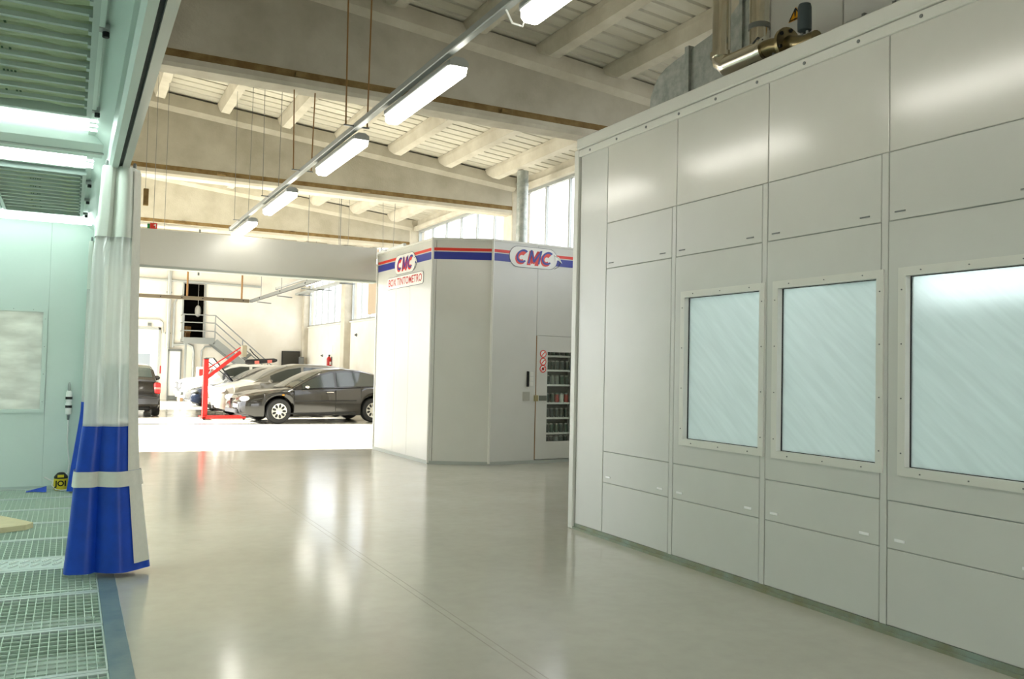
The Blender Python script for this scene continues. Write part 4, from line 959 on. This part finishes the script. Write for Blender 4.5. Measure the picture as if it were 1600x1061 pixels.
# ================================================================== THE FAR WORKSHOP
# red stand with infrared lamp arm
ry = 23.6
px0 = at(319, 654, 'z', 0); bx = px0.x*ry/px0.y
rd = thing('drying_lamp', 'red post stand with slanted arm carrying a dark lamp head', 'drying lamp', (bx, ry, 0))
ztop = at(318, 561, 'y', ry).z
obj('base', MB().cbox(bx-.1, bx+1.0, ry-.35, ry-.27, .03, .08, .01).cbox(bx-.1, bx+1.0, ry+.27, ry+.35, .03, .08, .01).cbox(bx-.1, bx+.0, ry-.35, ry+.35, .03, .08, .01), M_red, rd)
q = MB()
for cx in (bx-.05, bx+.95):
    for s in (-1, 1): q.lathe([(.03, -.015), (.03, .015)], (cx, ry+s*.31, .03), 'y', 10)
obj('castors', q, M_dark, rd)
obj('post', MB().cbox(bx-.065, bx+.065, ry-.06, ry+.06, .04, ztop, .01), M_red, rd)
obj('post_cap', MB().cbox(bx-.07, bx+.07, ry-.065, ry+.065, ztop, ztop+.02, .005), M_dark, rd)
a = at(321, 592, 'y', ry); b = at(376, 550, 'y', ry)
obj('arm', MB().bar(a, b, .06, .09), M_red, rd)
a2_, b2_ = at(322, 578, 'y', ry), at(376, 543, 'y', ry)
obj('tie_rod', MB().bar(a2_, b2_, .03, .03), M_red, rd)
obj('gas_strut', MB().tube([at(325, 565, 'y', ry+.1), at(335, 572, 'y', ry+.1), at(362, 596, 'y', ry+.1)], .015, 6), M_dark, rd)
hc = at(381, 549, 'y', ry)
hdn = obj('head_block', MB().cbox(hc.x-.07, hc.x+.07, ry-.08, ry+.08, hc.z-.15, hc.z+.16, .02), mat('head_grey', srgb(150, 142, 120), .5), rd)
obj('head_joint', MB().tube([at(380, 562, 'y', ry), at(392, 553, 'y', ry)], .045, 8), M_grey, hdn)
l0, l1 = at(383, 566, 'y', ry), at(433, 563, 'y', ry)
obj('lamp_bar', MB().tube([l0, l0+(l1-l0)*.1, l0+(l1-l0)*.9, l1], [.05, .075, .06, .03], 10), M_dark, rd, True)
for t in (.35, .75): obj('lamp_cassette', MB().bar(l0+(l1-l0)*(t-.07)-Vector((0, .07, .02)), l0+(l1-l0)*(t+.07)-Vector((0, .07, .02)), .03, .08), mat('cassette_pink', srgb(214, 110, 96), .4), rd)
obj('cable', MB().tube([at(390, 545, 'y', ry), at(396, 553, 'y', ry), at(405, 561, 'y', ry)], .015, 6), M_dark, rd, True)
# stairs
M_stair = mat('stair_grey', srgb(138, 142, 140), .5, .2)
SY0 = YR-1.0; PX0, PX1, PZ = 3.80, 4.95, 2.40
st = thing('metal_staircase', 'grey metal staircase with railing below the dark upper doorway', 'staircase', (5.5, YR-.5, 0))
obj('platform', MB().cbox(PX0, PX1, SY0, YR, PZ-.12, PZ, .01), M_stair, st)
obj('platform_fascia', MB().cbox(PX0, PX1, SY0-.03, SY0, PZ-.2, PZ+.04, .006), M_stair, st)
n = 13; sx1 = 7.75
for k in range(1, n): z = PZ*(1-k/n); x = PX1+(sx1-PX1)*k/n; obj('tread', MB().cbox(x-.14, x+.1, SY0, YR-.02, z-.03, z, .004), M_stair, st)
for yy in (SY0-.03, YR-.05): obj('stringer', MB().bar((PX1, yy+.015, PZ-.1), (sx1, yy+.015, -.0+.1), .03, .26), M_stair, st)
for h in (.30, .62, .92):
    r = obj('rail', MB().tube([(PX0, YR-.05, PZ+h), (PX0, SY0, PZ+h), (PX1, SY0, PZ+h), (sx1, SY0, h+.0)], .024, 8), M_stair, st, True)
for x, z in ((PX0, PZ), (PX1, PZ), (6.0, PZ*(1-(6.0-PX1)/(sx1-PX1))), (7.0, PZ*(1-(7.0-PX1)/(sx1-PX1))), (sx1, 0)): obj('baluster', MB().tube([(x, SY0, z), (x, SY0, z+.93)], .022, 8), M_stair, st, True)
for x in (PX0+.1,): obj('support_post', MB().cbox(x-.04, x+.04, SY0, SY0+.08, 0, PZ-.12, .005), M_stair, st)
# things in the storeroom
for (x, y, w, h, z, c, lab) in ((4.05, 36.5, .36, .28, DZ0, srgb(120, 84, 48), 'brown carton at the bottom of the dark upper doorway'), (4.1, 36.6, .34, .25, DZ0+.29, srgb(150, 112, 66), 'tan carton stacked on another in the dark upper doorway')):
    b = thing('carton', lab, 'box', (x, y, z)); z += .0
    zf = z-.04 if z == DZ0 else z-.04
    obj('box', MB().cbox(x-w/2, x+w/2, y-.15, y+.15, zf, zf+h, .01), mat('card%d' % int(w*100), c, .8), b); obj('tape', MB().box(x-.02, x+.02, y-.152, y+.152, zf+.01, zf+h+.002), mat('tape', srgb(170, 140, 90), .4), b)
tag(obj('white_bag', MB().ellipsoid((4.5, 36.4, 3.55), .13, .1, .24).tube([(4.5, 36.4, 3.75), (4.5, 36.4, 4.7)], .008, 6), M_white, None, True), 'pale bag hanging inside the dark upper doorway', 'bag')
# pipes on the rear wall
def pipe(lab, pts, r, m=M_lgrey, nm='wall_pipe', clips=()):
    t = thing(nm, lab, 'pipe', pts[-1]); obj('tube', MB().tube(pts, r, 10), m, t, True)
    for c in clips: obj('clip', MB().cbox(c[0]-r-.02, c[0]+r+.02, c[1]-.02, YR, c[2]-.02, c[2]+.02, .004), M_grey, t)
pipe('thick grey downpipe on the rear wall left of the upper doorway', [(3.33, YR-.10, 5.4), (3.33, YR-.10, 2.0)], .08, M_lgrey, clips=((3.33, YR-.1, 4.2), (3.33, YR-.1, 2.6)))
pipe('thin grey pipe beside the thick downpipe on the rear wall', [(3.85, YR-.06, 4.1), (3.60, YR-.06, 3.95), (3.53, YR-.06, 3.8), (3.53, YR-.06, 2.05)], .045)
pipe('grey bent pipe below the stair platform', [(3.55, YR-.08, 2.15), (4.05, YR-.08, 2.2), (4.25, YR-.08, 2.1), (4.30, YR-.08, 1.9), (4.30, YR-.08, .4)], .05)
pipe('second bent pipe below the stair platform', [(4.95, YR-.08, 2.12), (4.72, YR-.08, 2.1), (4.60, YR-.08, 1.95), (4.58, YR-.08, .4)], .035)
pipe('grey horizontal pipe high on the rear wall', [(1.2, YR-.1, 4.70), (6.8, YR-.1, 4.62)], .05)
pipe('thin pipe above the white double door', [(1.4, YR-.05, 3.1), (3.0, YR-.05, 3.12), (3.15, YR-.05, 3.0), (3.15, YR-.05, 2.6)], .025)
jb = thing('junction_box', 'small grey junction box above the white double door', 'box', (2.66, YR-.05, 2.8)); obj('box', MB().cbox(2.58, 2.74, YR-.08, YR, 2.84, 2.98, .01), M_lgrey, jb); obj('cover', MB().cbox(2.60, 2.72, YR-.09, YR-.08, 2.86, 2.96, .004), M_grey, jb)
rs = tag(obj('red_notice', MB().cbox(2.98, 3.13, YR-.015, YR-.0, 1.02, 1.32, .003), M_red), 'small red notice on the rear wall beside the double door', 'sign')
# suspended rails
rz = 3.6
r1 = thing('power_rail', 'brown suspended rail crossing in front of the dark upper doorway', 'rail', (3.5, 29.8, rz))
c0, c1 = at(200, 461, 'z', rz), at(391, 470, 'z', rz); ymid = (c0.y+c1.y)/2
obj('rail', MB().cbox(c0.x-.5, c1.x, ymid-.04, ymid+.04, rz-.06, rz+.06, .01), mat('rail_brown', srgb(120, 110, 92), .5, .3), r1)
for k in range(6): x = c0.x+.3+(c1.x-c0.x-.5)*k/5; obj('bolt', MB().lathe([(.022, -.05), (.022, -.04)], (x, ymid, rz), 'y', 8), M_dark, r1)
for px in (291, 389): x = at(px, 466, 'z', rz).x; obj('drop_rod', MB().tube([(x, ymid, rz+.05), (x, ymid, 6.0)], .03, 8), M_rust, r1)
r2_ = thing('power_rail', 'grey suspended rail running towards the camera from the brown rail end', 'rail', (c1.x, 24, rz))
obj('rail', MB().cbox(c1.x+.01, c1.x+.10, 17, ymid, rz-.05, rz+.05, .01), M_grey, r2_)
for y in (19, 22, 25, 28):
    obj('drop_rod', MB().tube([(c1.x+.05, y, rz+.05), (c1.x+.05, y, 5.9)], .008, 6), M_grey, r2_); obj('bolt', MB().lathe([(.025, -.012), (.025, 0)], (c1.x+.01, y, rz), 'x', 8), M_dark, r2_)
    obj('hook_arm', MB().bar((c1.x+.05, y+.6, rz-.09), (c1.x+.5, y+.6, rz-.12), .04, .03), M_grey, r2_)
r3 = thing('cable_tray', 'grey cable tray beside the far high windows', 'tray', (8.3, 31, 4.4))
obj('tray', MB().cbox(8.2, 8.45, 25, YR-.1, 4.36, 4.44, .01), M_lgrey, r3)
for y in (26, 29, 32, 35): obj('tray_bracket', MB().box(8.2, XR, y-.02, y+.02, 4.32, 4.36), M_grey, r3)
# screen, extinguisher, hooks
scn = thing('wall_screen', 'dark flat board standing against the rear wall near the corner', 'screen', (8.15, YR-.1, 1.2))
obj('panel', MB().cbox(7.77, 8.45, YR-.12, YR-.06, 1.2, 2.0, .01), mat('board_dark', srgb(58, 56, 48), .5), scn)
obj('bezel', MB().box(7.74, 7.77, YR-.13, YR-.05, 1.18, 2.03).box(8.45, 8.48, YR-.13, YR-.05, 1.18, 2.03).box(7.74, 8.48, YR-.13, YR-.05, 2.0, 2.03), M_dark, scn)
obj('stand', MB().cbox(7.95, 8.25, YR-.35, YR-.05, 0, .05, .01).cbox(8.05, 8.15, YR-.14, YR-.06, .05, 1.2, .01), M_grey, scn)
sp2 = thing('storage_cabinet', 'grey upright box beside the dark board in the corner', 'box', (8.45, YR-.5, 0))
obj('cabinet', MB().cbox(8.36, 8.54, YR-.62, YR-.42, .0, 1.8, .02), mat('box_grey', srgb(110, 112, 112), .6), sp2); obj('front', MB().cbox(8.38, 8.52, YR-.635, YR-.62, .1, 1.75, .005), M_grey, sp2)
ey = 31.7
fe = thing('fire_extinguisher', 'red fire extinguisher hanging on the right white wall', 'extinguisher', (XR-.1, ey, 1.36))
obj('cylinder', MB().lathe([(.07, 0), (.085, .02), (.085, .36), (.06, .42), (.025, .45)], (XR-.11, ey, 1.36), 'z', 16), M_red, fe, True)
obj('valve', MB().cbox(XR-.13, XR-.07, ey-.03, ey+.03, 1.81, 1.88, .01), M_dark, fe); obj('hose', MB().tube([(XR-.1, ey+.03, 1.84), (XR-.1, ey+.12, 1.75), (XR-.1, ey+.11, 1.5)], .012, 6), M_dark, fe, True)
obj('bracket', MB().box(XR-.02, XR, ey-.04, ey+.04, 1.5, 1.8), M_grey, fe); obj('label_plate', MB().lathe([(.0865, 0), (.0865, .12)], (XR-.1, ey, 1.5), 'z', 16, False), M_white, fe, True)
tag(obj('wall_notice', MB().cbox(XR-.012, XR, ey-.09, ey+.09, 1.98, 2.24, .002).cbox(XR-.016, XR-.012, ey-.07, ey+.07, 2.0, 2.22, .001), M_white), 'small white notice above the fire extinguisher', 'sign')
for (y, z, lab) in ((33.0, 1.85, 'dark round wall fitting left of the fire extinguisher'), (28.6, 2.55, 'small dark fitting high on the right wall under the windows'), (29.6, 1.25, 'small dark socket low right of the fire extinguisher')):
    w = thing('wall_fitting', lab, 'fitting', (XR-.03, y, z)); obj('body', MB().lathe([(.04, -.05), (.055, -.03), (.055, 0)], (XR, y, z), 'x', 10), M_grey, w, True); obj('knob', MB().lathe([(.015, -.09), (.02, -.05)], (XR, y, z), 'x', 8), M_dark, w, True)
# red tool cabinet behind the white car
tc_ = thing('tool_cabinet', 'red tool cabinet against the rear wall behind the white car', 'cabinet', (4.5, 33.6, 0))
obj('body', MB().cbox(4.2, 5.1, 33.4, 33.9, .08, 1.32, .015), mat('cabinet_white', srgb(226, 222, 214), .5), tc_)
for k in range(4): d_ = obj('drawer', MB().cbox(4.24, 5.06, 33.375, 33.4, .14+k*.28, .39+k*.28, .006), M_red, tc_); obj('handle', MB().box(4.5, 4.8, 33.35, 33.375, .33+k*.28, .35+k*.28), M_chrome, d_)
obj('castors', MB().box(4.25, 4.32, 33.45, 33.85, 0, .08).box(4.98, 5.05, 33.45, 33.85, 0, .08), M_dark, tc_)
# round duct by the right wall
vd = thing('exhaust_duct', 'round galvanised duct rising behind the mixing box by the windows', 'duct', (8.0, 15.4, 0))
vc = at(816, 320, 'x', 8.0); vy = vc.y
obj('duct', MB().tube([(8.0, vy, 0), (8.0, vy, zdeck(8.0)-.27)], .115, 18), M_galv, vd, True)
for z in (1.4, 2.7, 4.0, 5.2): obj('collar', MB().tube([(8.0, vy, z), (8.0, vy, z+.05)], .125, 18), M_galv, vd, True)
# neighbour shed outside
ns = thing('neighbour_shed', 'pale shed with a low pitched roof outside the windows', 'building', (24, 30, 0))
obj('walls', MB().box(20, 28, 22, 40, 0, 5), mat('shed_wall', srgb(220, 214, 204), .9), ns)
obj('roof', MB().prism([(19.6, 21.6, 5), (28.4, 21.6, 5), (24, 21.6, 6.6)], (0, 18.8, 0)), mat('shed_roof', srgb(190, 160, 140), .9), ns)
for y in (24, 28, 32, 36): obj('window', MB().box(19.97, 20, y, y+1.6, 2, 3.4), mat('shed_glass', srgb(150, 160, 170), .2), ns)
